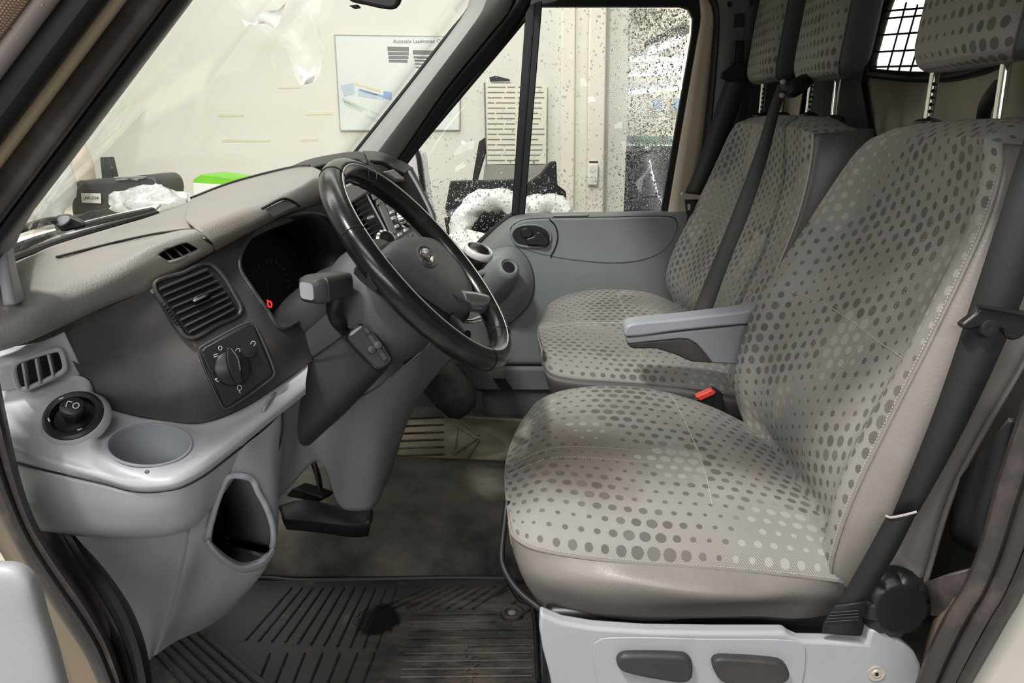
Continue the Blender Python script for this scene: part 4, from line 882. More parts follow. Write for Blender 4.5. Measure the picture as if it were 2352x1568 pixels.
# ================================================================== DRIVER SEAT
def lerp3(a, b, t): return a.lerp(b, t)
def cushion_grid(near, far, nu=60, nv=44, crown=.03, fr=.02, drop=.03):
    A = cr(near, nu); Bf = cr(far, nu); G = []
    for j in range(nv):
        v = j/(nv-1); row = []
        for i in range(nu):
            u = i/(nu-1); p = A[i].lerp(Bf[i], v)
            ed = min(1, u/.16); k = ed*ed*(3-2*ed)
            side = math.sin(math.pi*min(1, v**.62))**.7 if 0 < v < 1 else 0
            z = crown*side*k*(1+.15*math.cos(2*math.pi*v))-.010*math.exp(-((u-.45)/.16)**2)*side*.6
            x = -fr*math.sin(math.pi*v)*(1-min(1, u/.12))
            row.append(p+W(x, 0, z))
        G.append(row)
    return G
def gp(G, u, v, off=.0006):
    R = len(G)-1; Cn = len(G[0])-1; a = min(R-1, int(v*R)); b = min(Cn-1, int(u*Cn)); fa, fb = v*R-a, u*Cn-b
    p = G[a][b].lerp(G[a][b+1], fb).lerp(G[a+1][b].lerp(G[a+1][b+1], fb), fa)
    n = (G[a][b+1]-G[a][b]).cross(G[a+1][b]-G[a][b]).normalized()
    if n.dot(CAMP-p) < 0: n = -n
    return p+n*off
def stitch(G, uv, mat=m_stitch, r=.0008, par=None, n=40, dash=True):
    pts = []
    for k in range(n+1):
        f = k/n*(len(uv)-1); i = min(len(uv)-2, int(f)); t = f-i
        pts.append(gp(G, uv[i][0]*(1-t)+uv[i+1][0]*t, uv[i][1]*(1-t)+uv[i+1][1]*t))
    if not dash: return tube('seam', pts, r, mat, par, seg=5, n=n*2)
    V = []; F = []
    fine = cr(pts, int(sum((b-a).length for a, b in zip(pts, pts[1:]))/.0045)*2+2)
    for a, b in zip(fine[::2], fine[1::2]):
        d = (b-a); 
        if d.length < 1e-6: continue
        t = d.normalized(); u = t.cross(Vector((.3, -.8, .5))).normalized(); v = t.cross(u); k0 = len(V)
        for q in (a, b):
            for s in ((1, 0), (0, 1), (-1, 0), (0, -1)): V.append(q+(u*s[0]+v*s[1])*r)
        F += [(k0, k0+1, k0+2, k0+3), (k0+7, k0+6, k0+5, k0+4)]+[(k0+i, k0+(i+1) % 4, k0+4+(i+1) % 4, k0+4+i) for i in range(4)]
    o = mo('stitching', V, F, mat, par, smooth=False); o['kind'] = 'stuff'; return o
ds = thing('driver_seat', 'driver seat in dotted grey fabric with vinyl sides, nearest the camera', 'seat', T(1500, 1568, 1.1)*Vector((1, 1, 0)) if False else W(.22, 1.14, 0))
near = [(1171, 1198, .945), (1182, 1230, .915), (1228, 1257, .89), (1330, 1277, .88), (1450, 1290, .876), (1620, 1302, .876), (1800, 1318, .876), (1925, 1332, .88), (1990, 1340, .90)]
far = [(1206, 955, 1.34), (1236, 920, 1.37), (1290, 897, 1.39), (1380, 886, 1.40), (1480, 891, 1.40), (1570, 911, 1.40), (1650, 940, 1.40), (1740, 985, 1.40), (1800, 1010, 1.40)]
CG = cushion_grid(near, far)
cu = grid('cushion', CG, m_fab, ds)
# vinyl skirt: side and front
sk1 = [(1180, 1262, .95), (1200, 1305, .91), (1250, 1325, .88), (1340, 1335, .866), (1450, 1342, .852), (1600, 1362, .842), (1720, 1368, .848), (1850, 1362, .872), (1985, 1380, .90)]
sk2 = [(1192, 1295, .965), (1215, 1345, .92), (1262, 1372, .90), (1345, 1392, .886), (1460, 1398, .880), (1610, 1392, .884), (1730, 1388, .886), (1860, 1392, .886), (1985, 1400, .91)]
sk3 = [(1215, 1330, .985), (1240, 1385, .94), (1280, 1410, .92), (1350, 1425, .905), (1470, 1440, .90), (1620, 1448, .898), (1740, 1450, .90), (1870, 1455, .905), (1985, 1460, .92)]
nr = [(x, y+1, Y) for x, y, Y in near]
loft('skirt', [nr, sk1, sk2, sk3], m_lea, ds, n=70, m=8, solid=.003)
fe = [row[0] for row in CG]
loft('front_skirt', [fe, [p+W(.005, 0, -.04) for p in fe], [p+W(.04, 0, -.09) for p in fe]], m_lea, ds, n=30, m=5, solid=.003)
tube('piping', [(x-1, y+2, Y-.001) for x, y, Y in near[:8]], .0026, m_lea, ds, seg=8, n=70)
stitch(CG, [(.05, 0.002), (.3, .002), (.6, .002), (.96, .002)], par=ds)
stitch(CG, [(.60, .2), (.605, .35), (.60, .5), (.58, .72), (.56, .9), (.55, .98)], par=ds, dash=False, r=.0009)
for v0 in (.40, .47, .70, .78):
    stitch(CG, [(.03, v0-.03), (.2, v0), (.42, v0+.01), (.60, v0+.015)], par=ds, r=.0006)
# backrest
def back_grid(near, far, nu=70, nv=44, rec=.035, roll=((.03, .022), (.075, .026), (.12, .0))):
    A = cr(near, nu); Bf = cr(far, nu); G = []
    for j in range(nv):
        v = j/(nv-1); row = []
        for i in range(nu):
            u = i/(nu-1); p = A[i].lerp(Bf[i], v)
            s = abs(2*v-1)
            o = rec*(1-s**3.5)*min(1, u/.1)*(1-.7*max(0, (u-.8)/.2))-.012*math.exp(-((s-.86)/.10)**2)
            bulge = -.015*math.exp(-((u-.28)/.14)**2)*(1-s*s)
            row.append(p+W(.95, 0, -.3)*(o+bulge)+W(0, 0, .012*(1-s**4)*max(0, (u-.85)/.15)))
        top = row[-1]
        e = 1-abs(2*v-1)**6
        for dx, dz in roll: row.append(top+W(dx, 0, dz*e))
        G.append(row)
    return G
bn = [(1925, 1352, .888), (1908, 1315, .886), (1922, 1245, .882), (1962, 1135, .88), (2045, 962, .884), (2130, 795, .888), (2205, 640, .895), (2262, 512, .905), (2290, 425, .915), (2300, 365, .93), (2298, 330, .95)]
bf = [(1725, 990, 1.405), (1702, 950, 1.405), (1688, 880, 1.405), (1705, 790, 1.405), (1752, 672, 1.40), (1828, 557, 1.395), (1900, 446, 1.385), (1945, 380, 1.375), (1972, 345, 1.36), (1995, 328, 1.35)]
BG = back_grid(bn, bf)
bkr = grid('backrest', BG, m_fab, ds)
# vinyl side of the backrest, near edge
An = cr(bn, 70)
rear = [(2120, 1335, .885), (2125, 1318, .885), (2165, 1180, .885), (2200, 1090, .885), (2270, 960, .885), (2345, 830, .885), (2420, 680, .89), (2455, 560, .90), (2475, 460, .915), (2480, 380, .93), (2475, 345, .95)]
Ar = cr(rear, 70)
G = []
for j in range(12):
    f = j/11; row = [a.lerp(b, f)+W(0, -.022*math.sin(math.pi*min(1, f*1.25))*math.sin(math.pi*min(1, .15+i/69*.85)) if f < .8 else 0, 0) for i, (a, b) in enumerate(zip(An, Ar))]
    G.append(row)
grid('side_panel', G, m_lea, ds, solid=.003)
tube('panel_hem', [p+W(.002, -.002, 0) for p in Ar[:50]], .0035, m_lea, ds, seg=8, n=60)
Fr = [p+W(.12, 0, 0) for p in cr(bf, 70)]
grid('side_panel', [cr(bf, 70), Fr], m_dlea, ds, solid=.003)
grid('back_panel', [Ar, [a.lerp(b, .5) for a, b in zip(Ar, Fr)], Fr], m_dlea, ds, solid=.003)
for off in (0, .006): 
    pts = [p+W(off*.9, -.0015, -off*.2) for p in An[1:]]
    tube('piping' if off == 0 else 'seam', pts, .0022 if off == 0 else .0009, m_lea if off == 0 else m_stitch, ds, seg=8, n=80)
stitch(BG, [(.04, .008), (.3, .008), (.6, .008), (.9, .008)], par=ds)
stitch(BG, [(.50, .14), (.50, .3), (.51, .5), (.515, .7), (.50, .9)], par=ds, dash=False, r=.0009)
for v0 in (.30, .36, .58, .64):
    stitch(BG, [(.52, v0+.02), (.7, v0), (.9, v0-.02)], par=ds, r=.0006); stitch(BG, [(.14, v0+.05), (.3, v0+.04), (.48, v0+.02)], par=ds, r=.0006)
# head restraints
def headrest(par, far_l, near_r, bot, top_z, xfront, depth, ypx):
    """front face between Y far and Y near at x = xfront"""
def make_headrest(par, yn, yf, zb, zt, xf, dep, lean=.10, posts=(), post_x=.0, sidemat=m_dlea):
    hr = None; secs = []
    n = 40
    prof = [(0.0, .28, .78), (.02, .60, .87), (.05, .80, .93), (.10, .93, .97), (.17, .99, .995), (.3, 1.0, 1.0), (.6, 1.0, 1.0), (.85, .97, .98), (.95, .88, .9), (1.0, .6, .7)]
    yc, hy = (yn+yf)/2, (yf-yn)/2
    rows = []
    for t, sx, sy in prof:
        z = zb+(zt-zb)*t; x0 = xf+lean*(z-zb)+dep/2
        row = []
        for i in range(n):
            a = 2*math.pi*i/n; c, s = math.cos(a), math.sin(a)
            row.append(W(x0-math.copysign(abs(c)**(2/3.4), c)*dep/2*sx, yc-math.copysign(abs(s)**(2/4.5), s)*hy*sy, z))
        rows.append(row)
    # front cloth: |angle| < ~62 deg ; sides and back vinyl
    fine = []
    for k in range(len(rows)-1):
        for j in range(4): fine.append([a.lerp(b, j/4) for a, b in zip(rows[k], rows[k+1])])
    fine.append(rows[-1])
    idxF = list(range(-7, 8)); idxV = list(range(7, n-7+1))
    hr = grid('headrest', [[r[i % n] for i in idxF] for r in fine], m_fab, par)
    grid('vinyl_cover', [[r[i % n] for i in idxV] for r in fine], sidemat, hr)
    mo('under_side', rows[0], [tuple(range(n))], m_fab, hr); mo('top_side', rows[-1], [tuple(range(n))], m_fab, hr)
    for s in (7, n-7): tube('piping', [r[s] for r in fine], .0018, sidemat, hr, seg=6, n=40)
    return hr
def post(hr, top, bot, r=.0075, notch=True):
    P = tube('post', [top, bot], r, m_chrome, hr, seg=14)
    d = (pt(bot)-pt(top)); L = d.length; d.normalize()
    if notch:
        tdir = (CAMP-pt(top)); tdir.z = 0; tdir.normalize(); sd = Vector((-tdir.y, tdir.x, 0))
        for k in range(6):
            c = pt(top)+d*(L*(.34+.10*k)); h_ = L*.030
            q = [c+tdir*r*.99+sd*r*.05+W(0, 0, -h_), c+tdir*r*.55+sd*r*.86+W(0, 0, -h_*.2), c+tdir*r*.99+sd*r*.05+W(0, 0, h_*1.1), c+tdir*r*.99-sd*r*.35]
            prism('post_notch', q, tdir*.0016, m_dark, hr, smooth=False)
    lathe('post_sleeve', [(.024, -.003), (.023, .010), (.017, .014), (.012, .016), (.0085, .016)], pt(bot), -d, m_dark, hr, seg=20)
hr1 = make_headrest(ds, 1.04, 1.325, 1.032, 1.28, .598, .10)
post(hr1, TX(2152, 140, .645), TX(2128, 296, .64)); post(hr1, TX(2312, 140, .65), TX(2288, 305, .645), notch=False)
# seat base
sbp = Plane(W(0, .835, 0), W(1, .835, 0), W(0, .835, 1))
base_px = [(1240, 1386), (1252, 1392), (1290, 1408), (1360, 1420), (1480, 1428), (1620, 1430), (1794, 1430), (1806, 1440), (1826, 1449), (1880, 1450), (1976, 1456), (1984, 1424), (1998, 1422), (2046, 1442), (2086, 1478), (2100, 1505), (2096, 1560), (2085, 1700), (2080, 1990), (1290, 1990), (1275, 1600), (1262, 1530), (1246, 1470), (1238, 1420)]
bs = plate('base_cover', sbp, base_px, .02, m_gry, ds, off=-.02, bevel=.008, bseg=3)
box('base_frame', (.22, 1.14, .15), (.40, .50, .30), m_dark, ds, bevel=.01)
box('seat_pan', (.22, 1.14, .335), (.38, .44, .07), m_blk, ds, bevel=.01)
plate('switch_recess', sbp, rpx([(1362, 1475), (1400, 1462), (1620, 1465), (1835, 1470), (1850, 1490), (1838, 1580), (1800, 1640), (1400, 1640), (1372, 1560)], 50), .002, m_gry, ds, off=.0005, bevel=.0015)
for px in ([(1414, 1505), (1420, 1494), (1440, 1489), (1560, 1491), (1580, 1497), (1587, 1515), (1585, 1545), (1570, 1553), (1540, 1552), (1425, 1527)], [(1631, 1508), (1640, 1499), (1660, 1497), (1780, 1506), (1800, 1517), (1807, 1540), (1795, 1552), (1750, 1561), (1660, 1553), (1640, 1535)]):
    plate('seat_switch', sbp, rpx(px, 36), .014, m_fas, ds, off=.001, bevel=.005, bseg=3)
lathe('screw', [(.011, 0), (.011, .002), (.006, .001), (.005, .003), (0, .002)], sbp.hit(2012, 1545, 0), sbp.n, m_steel, ds, seg=20)
lathe('screw_socket', [(.0028, .003), (0, .0035)], sbp.hit(2012, 1545, 0), sbp.n, m_blk, ds, seg=8)
# recliner knob
kc = T(2054, 1384, .85)
lathe('recline_knob', [(.046, -.012), (.047, -.006), (.0455, .006), (.040, .013), (.034, .016), (.031, .0165), (0, .0155)], kc, Vector((.05, -1, .12)), m_dark, ds, seg=72, wob=lambda a, k: 1-(.13 if k == 3 else .10)*max(0, math.cos(a*9))**3 if k in (1, 2, 3) else 1)
tube('slide_bar', [(1165, 1150, 1.0), (1160, 1190, .985), (1152, 1280, .96), (1165, 1320, .945), (1195, 1360, .93), (1242, 1398, .915)], .005, m_dark, ds, seg=10)
# armrest on the far side of the driver seat
arp = Plane(W(0, 1.425, 0), W(1, 1.425, 0), W(0, 1.425, 1))
ar = prism('armrest', [arp.hit(x, y) for x, y in rpx([(1436, 774), (1434, 758), (1440, 748), (1458, 742), (1560, 732), (1680, 718), (1780, 708), (1800, 740), (1700, 746), (1560, 760)], 60)], W(0, .055, 0), m_gry2, ds, bevel=.008, bseg=3)
prism('armrest_body', [arp.hit(x, y, -.004) for x, y in [(1438, 776), (1560, 762), (1800, 738), (1800, 860), (1720, 838), (1636, 834), (1620, 812), (1600, 790), (1580, 779), (1560, 778), (1442, 790)]], W(0, .045, 0), m_knee, ar, bevel=.003)
prism('armrest_underside', [arp.hit(x, y, -.006) for x, y in [(1440, 789), (1560, 778), (1580, 779), (1602, 792), (1622, 814), (1638, 834), (1590, 831), (1545, 812), (1505, 800), (1460, 801), (1448, 798)]], W(0, .04, 0), m_fas, ar, bevel=.003)
# ================================================================== BENCH
bs2 = thing('bench_seat', 'double passenger bench seat in dotted grey fabric beside the far door', 'seat', W(.22, 1.87, 0))
near2 = [(1245, 800, 1.545), (1246, 826, 1.53), (1262, 853, 1.515), (1310, 866, 1.505), (1400, 873, 1.50), (1500, 880, 1.50), (1600, 891, 1.50), (1680, 905, 1.50), (1720, 912, 1.50)]
far2 = [(1248, 728, 2.08), (1262, 698, 2.14), (1300, 677, 2.19), (1350, 667, 2.21), (1410, 664, 2.22), (1470, 668, 2.22), (1510, 678, 2.22), (1550, 696, 2.22), (1590, 715, 2.22)]
CG2 = cushion_grid(near2, far2, crown=.022, fr=.012)
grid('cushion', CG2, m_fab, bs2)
s21 = [(x+1, y+14, Y-.012) for x, y, Y in near2]; s22 = [(x+8, y+40, Y-.004) for x, y, Y in near2]; s23 = [(x+22, y+80, Y+.02) for x, y, Y in near2]
loft('skirt', [[(x, y+1, Y) for x, y, Y in near2], s21, s22, s23], m_dlea, bs2, n=50, m=5, solid=.003)
fe2 = [r[0] for r in CG2]
loft('front_skirt', [fe2, [p+W(.004, 0, -.04) for p in fe2], [p+W(.03, 0, -.10) for p in fe2]], m_lea, bs2, n=30, m=5, solid=.003)
tube('piping', [(x, y+2, Y-.001) for x, y, Y in near2], .0024, m_lea, bs2, seg=8, n=60)
stitch(CG2, [(.05, .004), (.5, .004), (.95, .004)], par=bs2, r=.0008)
stitch(CG2, [(.55, .12), (.56, .4), (.55, .5), (.54, .95)], par=bs2, dash=False, r=.0009)
stitch(CG2, [(.1, .5), (.4, .5), (.8, .5)], par=bs2, dash=False, r=.0012)
bn2 = [(1690, 905, 1.50), (1695, 860, 1.50), (1708, 795, 1.50), (1745, 700, 1.50), (1790, 606, 1.50), (1830, 505, 1.50), (1852, 425, 1.505), (1866, 345, 1.515), (1868, 308, 1.53)]
bf2 = [(1566, 720, 2.25), (1545, 692, 2.25), (1531, 655, 2.25), (1533, 620, 2.25), (1550, 570, 2.25), (1600, 470, 2.24), (1648, 368, 2.235), (1676, 308, 2.22), (1690, 288, 2.20)]
BG2 = back_grid(bn2, bf2, rec=.03, roll=((.03, .02), (.07, .022), (.11, 0)))
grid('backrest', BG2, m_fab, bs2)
An2 = cr(bn2, 60); Ar2 = [p+W(.115, 0, .01) for p in An2]
G = []
for j in range(8):
    f = j/7; G.append([a.lerp(b, f)+W(0, -.015*math.sin(math.pi*f), 0) for a, b in zip(An2, Ar2)])
grid('side_panel', G, m_dlea, bs2, solid=.003)
Fr2 = [p+W(.115, 0, 0) for p in cr(bf2, 60)]
grid('back_panel', [Ar2, Fr2], m_dlea, bs2, solid=.003); grid('side_panel', [cr(bf2, 60), Fr2], m_dlea, bs2, solid=.003)
tube('piping', An2, .0022, m_stitch, bs2, seg=6, n=60); tube('seam', [p+W(.006, -.003, 0) for p in An2], .0012, m_stitch, bs2, seg=6, n=60)
stitch(BG2, [(.55, .08), (.56, .3), (.56, .7), (.55, .95)], par=bs2, dash=False, r=.0009)
stitch(BG2, [(.05, .55), (.5, .55), (.9, .55)], par=bs2, dash=False, r=.0012)
hr2 = make_headrest(bs2, 1.62, 1.905, 1.05, 1.33, .595, .095); hr3 = make_headrest(bs2, 2.03, 2.30, 1.07, 1.33, .592, .095)
post(hr2, TX(1868, 160, .64), TX(1855, 275, .635)); post(hr2, TX(1926, 160, .65), TX(1914, 284, .64), notch=False)
post(hr3, TX(1756, 170, .64), TX(1746, 272, .64)); post(hr3, TX(1800, 170, .645), TX(1793, 272, .645), notch=False)
box('bench_base', (.24, 1.90, .17), (.38, .70, .34), m_dark, bs2, bevel=.01)
bk1 = thing('belt_buckle', 'black belt buckle with red release key between the seats', 'buckle', T(1640, 960, 1.46))
brp = Plane(W(0, 1.455, 0), W(1, 1.455, 0), W(0, 1.455, 1))
prism('buckle_body', [brp.hit(x, y) for x, y in ((1585, 925), (1640, 893), (1660, 905), (1668, 990), (1600, 990))], W(0, .025, 0), m_dark, bk1, bevel=.003)
prism('release_key', [brp.hit(x, y, .004) for x, y in ((1598, 912), (1636, 895), (1645, 900), (1642, 906), (1608, 921))], W(0, .02, 0), m_red, bk1, bevel=.002)
# ================================================================== BELTS
b1 = thing('seat_belt', 'black driver seat belt running down the near side of the backrest', 'seat belt', T(1940, 1450, .86))
ribbon('webbing', [W(.69, .815, 1.38), (2460, 40, .86), (2352, 318, .855), (2292, 505, .85), (2232, 690, .846), (2160, 905, .845), (2100, 1060, .845), (2046, 1190, .85)], [W(.745, .80, 1.38), (2600, 100, .83), (2445, 420, .83), (2395, 560, .828), (2320, 760, .826), (2230, 955, .828), (2165, 1080, .83), (2106, 1182, .835)], .002, m_belt, b1)
ribbon('lower_sleeve', [(2036, 1186, .838), (1985, 1280, .838), (1925, 1385, .84), (1905, 1420, .84)], [(2106, 1176, .826), (2060, 1265, .828), (1992, 1378, .832), (1985, 1400, .832)], .005, m_rub, b1)
ribbon('sewn_end', [(1918, 1390, .836), (1892, 1432, .836), (1888, 1452, .836)], [(1990, 1380, .828), (1978, 1432, .83), (1978, 1456, .83)], .004, m_belt, b1)
for k_ in range(4):
    y = 1404+k_*7; tube('stitch_row', [T(1908-k_*4, y+3, .832), T(1972, y-2, .826)], .0008, m_blk, b1, seg=5)
tube('sleeve_edge', [(2034, 1184, .836), (2045, 1188, .832), (2070, 1184, .828), (2106, 1175, .823)], .0016, m_silver, b1, seg=6)
gd = prism('belt_guide', [T(x, y, .835) for x, y in rpx([(2194, 742), (2205, 732), (2230, 712), (2240, 698), (2262, 700), (2352, 712), (2400, 725), (2390, 745), (2352, 756), (2322, 774), (2300, 772), (2290, 752), (2240, 745), (2210, 752)], 44)], W(0, -.012, 0), m_dark, b1, bevel=.003)
tube('guide_ridge', [T(2245, 703, .82), T(2352, 722, .82), T(2390, 732, .82)], .0025, m_dark, gd, seg=8)
lathe('guide_pivot', [(.011, 0), (.010, .005), (.005, .006), (0, .005)], T(2268, 752, .826), W(0, -1, .1), m_dark, gd, seg=18)
b2_ = thing('seat_belt', 'black belt hanging from the far pillar beside the window', 'seat belt', T(1580, 500, 2.2))
ribbon('webbing', [(1668, 180, 2.30), (1640, 260, 2.30), (1600, 380, 2.30), (1572, 445, 2.30)], [(1716, 185, 2.27), (1690, 270, 2.27), (1650, 370, 2.27), (1612, 450, 2.27)], .002, m_belt, b2_)
ag = prism('belt_guide', [T(x, y, 2.305) for x, y in rpx([(1652, 178), (1656, 168), (1680, 150), (1690, 142), (1708, 150), (1714, 182), (1690, 186), (1665, 184)], 30)], W(0, -.02, 0), m_dark, b2_, bevel=.004)
prism('anchor_bolt', [T(x, y, 2.31) for x, y in [(1684, 96), (1706, 94), (1704, 146), (1678, 148)]], W(0, -.02, 0), m_rub, b2_, bevel=.004)
ribbon('webbing', [(1572, 455, 2.30), (1578, 500, 2.30), (1560, 560, 2.31)], [(1610, 455, 2.29), (1604, 500, 2.29), (1590, 560, 2.30)], .002, m_belt, b2_)
prism('belt_tongue', [T(x, y, 2.245) for x, y in ((1562, 448), (1566, 440), (1576, 444), (1612, 448), (1606, 458), (1570, 458))], W(0, -.008, 0), m_silver, b2_, bevel=.002)
prism('tongue_plate', [T(x, y, 2.242) for x, y in ((1572, 460), (1598, 460), (1592, 490), (1576, 492))], W(0, -.006, 0), m_dark, b2_, bevel=.002)
prism('tongue_slot', [T(x, y, 2.234) for x, y in ((1579, 468), (1586, 468), (1585, 482), (1579, 482))], W(0, -.002, 0), m_silver, b2_)
b3_ = thing('seat_belt', 'brown belt lying across the front of the bench backrest', 'seat belt', T(1600, 720, 1.6))
ribbon('webbing', [(1790, 186, 1.80), (1768, 245, 1.77), (1742, 330, 1.74), (1690, 470, 1.70), (1630, 620, 1.66), (1585, 728, 1.64)], [(1806, 205, 1.78), (1788, 265, 1.75), (1768, 345, 1.72), (1728, 470, 1.68), (1672, 610, 1.64), (1632, 722, 1.62)], .002, m_belt2, b3_)
tg = tube('belt_guide', [(1795, 192, 1.79), (1815, 205, 1.78), (1845, 190, 1.78), (1862, 178, 1.80)], [.012, .02, .018, .012], m_dark, b3_, seg=12, flat=.6)
for x, y in ((1799, 188), (1796, 219)): lathe('guide_screw', [(.006, 0), (.005, .003), (0, .004)], T(x, y, 1.765), W(-.3, -1, .1), m_silver, tg, seg=10)
# ================================================================== FLOOR COVERINGS, PEDAL
tun = loft('floor_tunnel', [[W(-.80, 1.398, .004), W(-.3, 1.400, .004), W(.02, 1.402, .004), W(.3, 1.404, .004)], [W(-.80, 1.415, .06), W(-.3, 1.415, .05), W(.02, 1.415, .035), W(.3, 1.415, .03)], [W(-.80, 1.45, .10), W(-.3, 1.45, .085), W(.02, 1.44, .06), W(.3, 1.44, .055)], [W(-.80, 1.52, .115), W(-.3, 1.54, .10), W(.02, 1.52, .072), W(.3, 1.52, .07)], [W(-.80, 1.70, .11), W(-.3, 1.74, .10), W(.02, 1.74, .08), W(.3, 1.74, .08)], [W(-.80, 1.90, .07), W(-.3, 1.90, .06), W(.02, 1.88, .06), W(.3, 1.88, .06)], [W(-.80, 1.95, .004), W(-.3, 1.94, .004), W(.02, 1.93, .004), W(.3, 1.92, .004)]], m_carp, None, n=40, m=6, solid=.004)
tag(tun, 'worn dark carpet hump between the two footwells', 'carpet')
fm = thing('floor_mat', 'dirty ribbed black rubber mat in the driver footwell', 'floor mat', W(-.3, 1.1, .003))
def F_(px, py, z=.006): return TZ(px, py, z)
mat_out = [F_(690, 1338), F_(1158, 1332), F_(1172, 1352), F_(1195, 1385), F_(1222, 1398), F_(1235, 1568), W(-.0, .95, .006), W(-.62, .95, .006), W(-.66, 1.2, .006), W(-.62, 1.375, .006)]
prism('mat_sheet', mat_out, W(0, 0, .006), m_mat, fm, bevel=.002)
tube('mat_border', [p+W(0, 0, .006) for p in mat_out[8:]+mat_out[:6]], .0045, m_rub, fm, seg=8, n=120)
rib_z = .0128
def rib(a, b, nm='rib', r=.0022): return tube(nm, [F_(*a, rib_z), F_(*b, rib_z)], r, m_mat, fm, seg=6)
for i in range(11):
    x = 920+i*25; rib((x+70 if i < 8 else x+60, 1345+max(0, i-8)*22), (x-45+min(40, i*5), 1395+i*.4) if i < 8 else (x+18, 1368+(i-8)*26))
for i in range(9):
    y = 1411+i*18; rib((945-i*3, y), (1140 if i < 2 else 1222, y-3))
for i in range(11):
    x0 = 900-i*24; rib((x0+10, 1350), (x0-36-i*6, 1490-i*2))
for i in range(7):
    x0 = 860-i*40; rib((x0, 1500), (x0-40, 1600))
ey = F_(1176, 1408, .012)
lathe('mat_eyelet', [(.024, 0), (.024, .004), (.020, .006), (.014, .005), (.013, .001), (0, .001)], ey, W(0, 0, 1), m_mat, fm, seg=28)
lathe('mat_stud', [(.008, .001), (.007, .003), (0, .004)], ey, W(0, 0, 1), m_knee, fm, seg=14)
text('mat_lettering', 'TRANSIT', W(-.095, 1.02, .0125), Vector((.0, 1, 0)), Vector((-1, 0, 0)), .043, m_mat, fm, .0016)
# ribbed step mat, front left
def sm(px, py): return TZ(px, py, .03)
stp = thing('step_mat', 'ribbed worn mat by the front left door corner', 'floor mat', W(-.62, 1.05, .0))
prism('mat_sheet', [sm(330, 1500), sm(425, 1452), sm(500, 1478), sm(640, 1590), sm(640, 1700), sm(300, 1700)], W(0, 0, .006), m_mat, stp, bevel=.002)
for i in range(6): tube('rib', [sm(350+i*20, 1500-i*9)+W(0, 0, .008), sm(500+i*30, 1660-i*6)+W(0, 0, .008)], .0022, m_mat, stp, seg=6)
pm = thing('floor_mat', 'muddy grey rubber mat in the passenger footwell', 'floor mat', W(-.2, 2.1, .003))
prism('mat_sheet', [W(-.55, 1.96, .004), W(.25, 1.95, .004), W(.25, 2.33, .004), W(-.55, 2.33, .004)], W(0, 0, .005), m_mat2, pm, bevel=.002)
for i in range(7): 
    y = 962+i*17; tube('rib', [TZ(925-i*6, y, .011), TZ(1020, y-4, .011)], .004, m_carp, pm, seg=6)
for a, b in (((1045, 975), (1095, 1008)), ((1060, 968), (1100, 1000)), ((1040, 1040), (1085, 1015)), ((1095, 1008), (1040, 1045)), ((1050, 985), (1045, 1030)), ((1075, 1050), (1100, 1010))):
    tube('rib', [TZ(*a, .011), TZ(*b, .011)], .004, m_mat2, pm, seg=6)
tube('mat_edge', [TZ(1060, 958, .012), TZ(1210, 966, .012)], .006, m_mat2, pm, seg=8)
pd = thing('clutch_pedal', 'dark pedal below the grey knee panel', 'pedal', T(700, 1140, 1.3))
prism('pedal_pad', [T(x, y, 1.30) for x, y in ((655, 1140), (672, 1120), (742, 1142), (730, 1155))], W(.02, .02, .004), m_rub, pd, bevel=.003)
tube('pedal_arm', [(720, 1062, 1.28), (732, 1100, 1.31), (736, 1140, 1.33)], .006, m_dark, pd, seg=8)
tube('pedal_cable', [(722, 1060, 1.24), (728, 1095, 1.25), (734, 1130, 1.26)], .002, m_chrome, pd, seg=6)
hs = thing('tunnel_cover', 'black moulded rubber cover on the floor below the steering column', 'cover', T(800, 1220, 1.34))
loft('cover_shell', [[(640, 1165, 1.25), (700, 1150, 1.25), (800, 1172, 1.25), (856, 1170, 1.25)], [(650, 1190, 1.22), (720, 1195, 1.22), (810, 1205, 1.22), (852, 1200, 1.22)], [(660, 1210, 1.24), (740, 1218, 1.24), (812, 1228, 1.24), (846, 1225, 1.24)]], m_rub, hs, n=20, m=4, solid=.01)
dk = thing('heater_duct', 'dark dusty heater duct hanging under the dash centre', 'duct', T(1030, 950, 1.95))
lathe('duct_body', [(0, -.07), (.03, -.066), (.05, -.045), (.058, .0), (.058, .06), (.05, .16), (0, .18)], T(1040, 905, 1.95), Vector((-.62, .1, .75)), m_carp, dk)
# ================================================================== MIRRORS, WIPER
rv = thing('rear_view_mirror', 'black rear-view mirror at the top of the windscreen', 'mirror', T(850, 10, 1.40))
prism('mirror_housing', [T(x, y, 1.40) for x, y in rpx([(795, -30), (800, 2), (840, 14), (890, 24), (908, 22), (917, 10), (922, -30), (860, -60)], 40)], W(.0, .03, .01), m_rub, rv, bevel=.008, bseg=3)
prism('dip_lever', [T(x, y, 1.41) for x, y in ((800, 12), (822, 10), (826, 16), (812, 19))], W(0, .015, 0), m_rub, rv, bevel=.002)
tube('mirror_stem', [T(860, -30, 1.42), T(850, -90, 1.5)], .009, m_rub, rv, seg=8)
dm = dr
prism('mirror_glass', [T(x, y, 2.62) for x, y in rpx([(934, 352), (946, 342), (956, 348), (964, 400), (974, 470), (984, 530), (960, 520), (940, 440), (930, 390)], 40)], W(.03, .02, 0), m_white, dm, bevel=.004)
tube('mirror_shell', [(934, 350, 2.615), (946, 340, 2.615), (957, 346, 2.615), (966, 400, 2.615), (976, 470, 2.615), (986, 530, 2.615)], .008, m_rub, dm, seg=8)
tube('mirror_arm', [T(972, 500, 2.62), T(990, 560, 2.50), T(1000, 600, 2.45)], .02, m_rub, dm, seg=8)
wp = thing('wiper', 'black wiper arm and linkage at the foot of the windscreen', 'wiper', T(160, 520, 1.15))
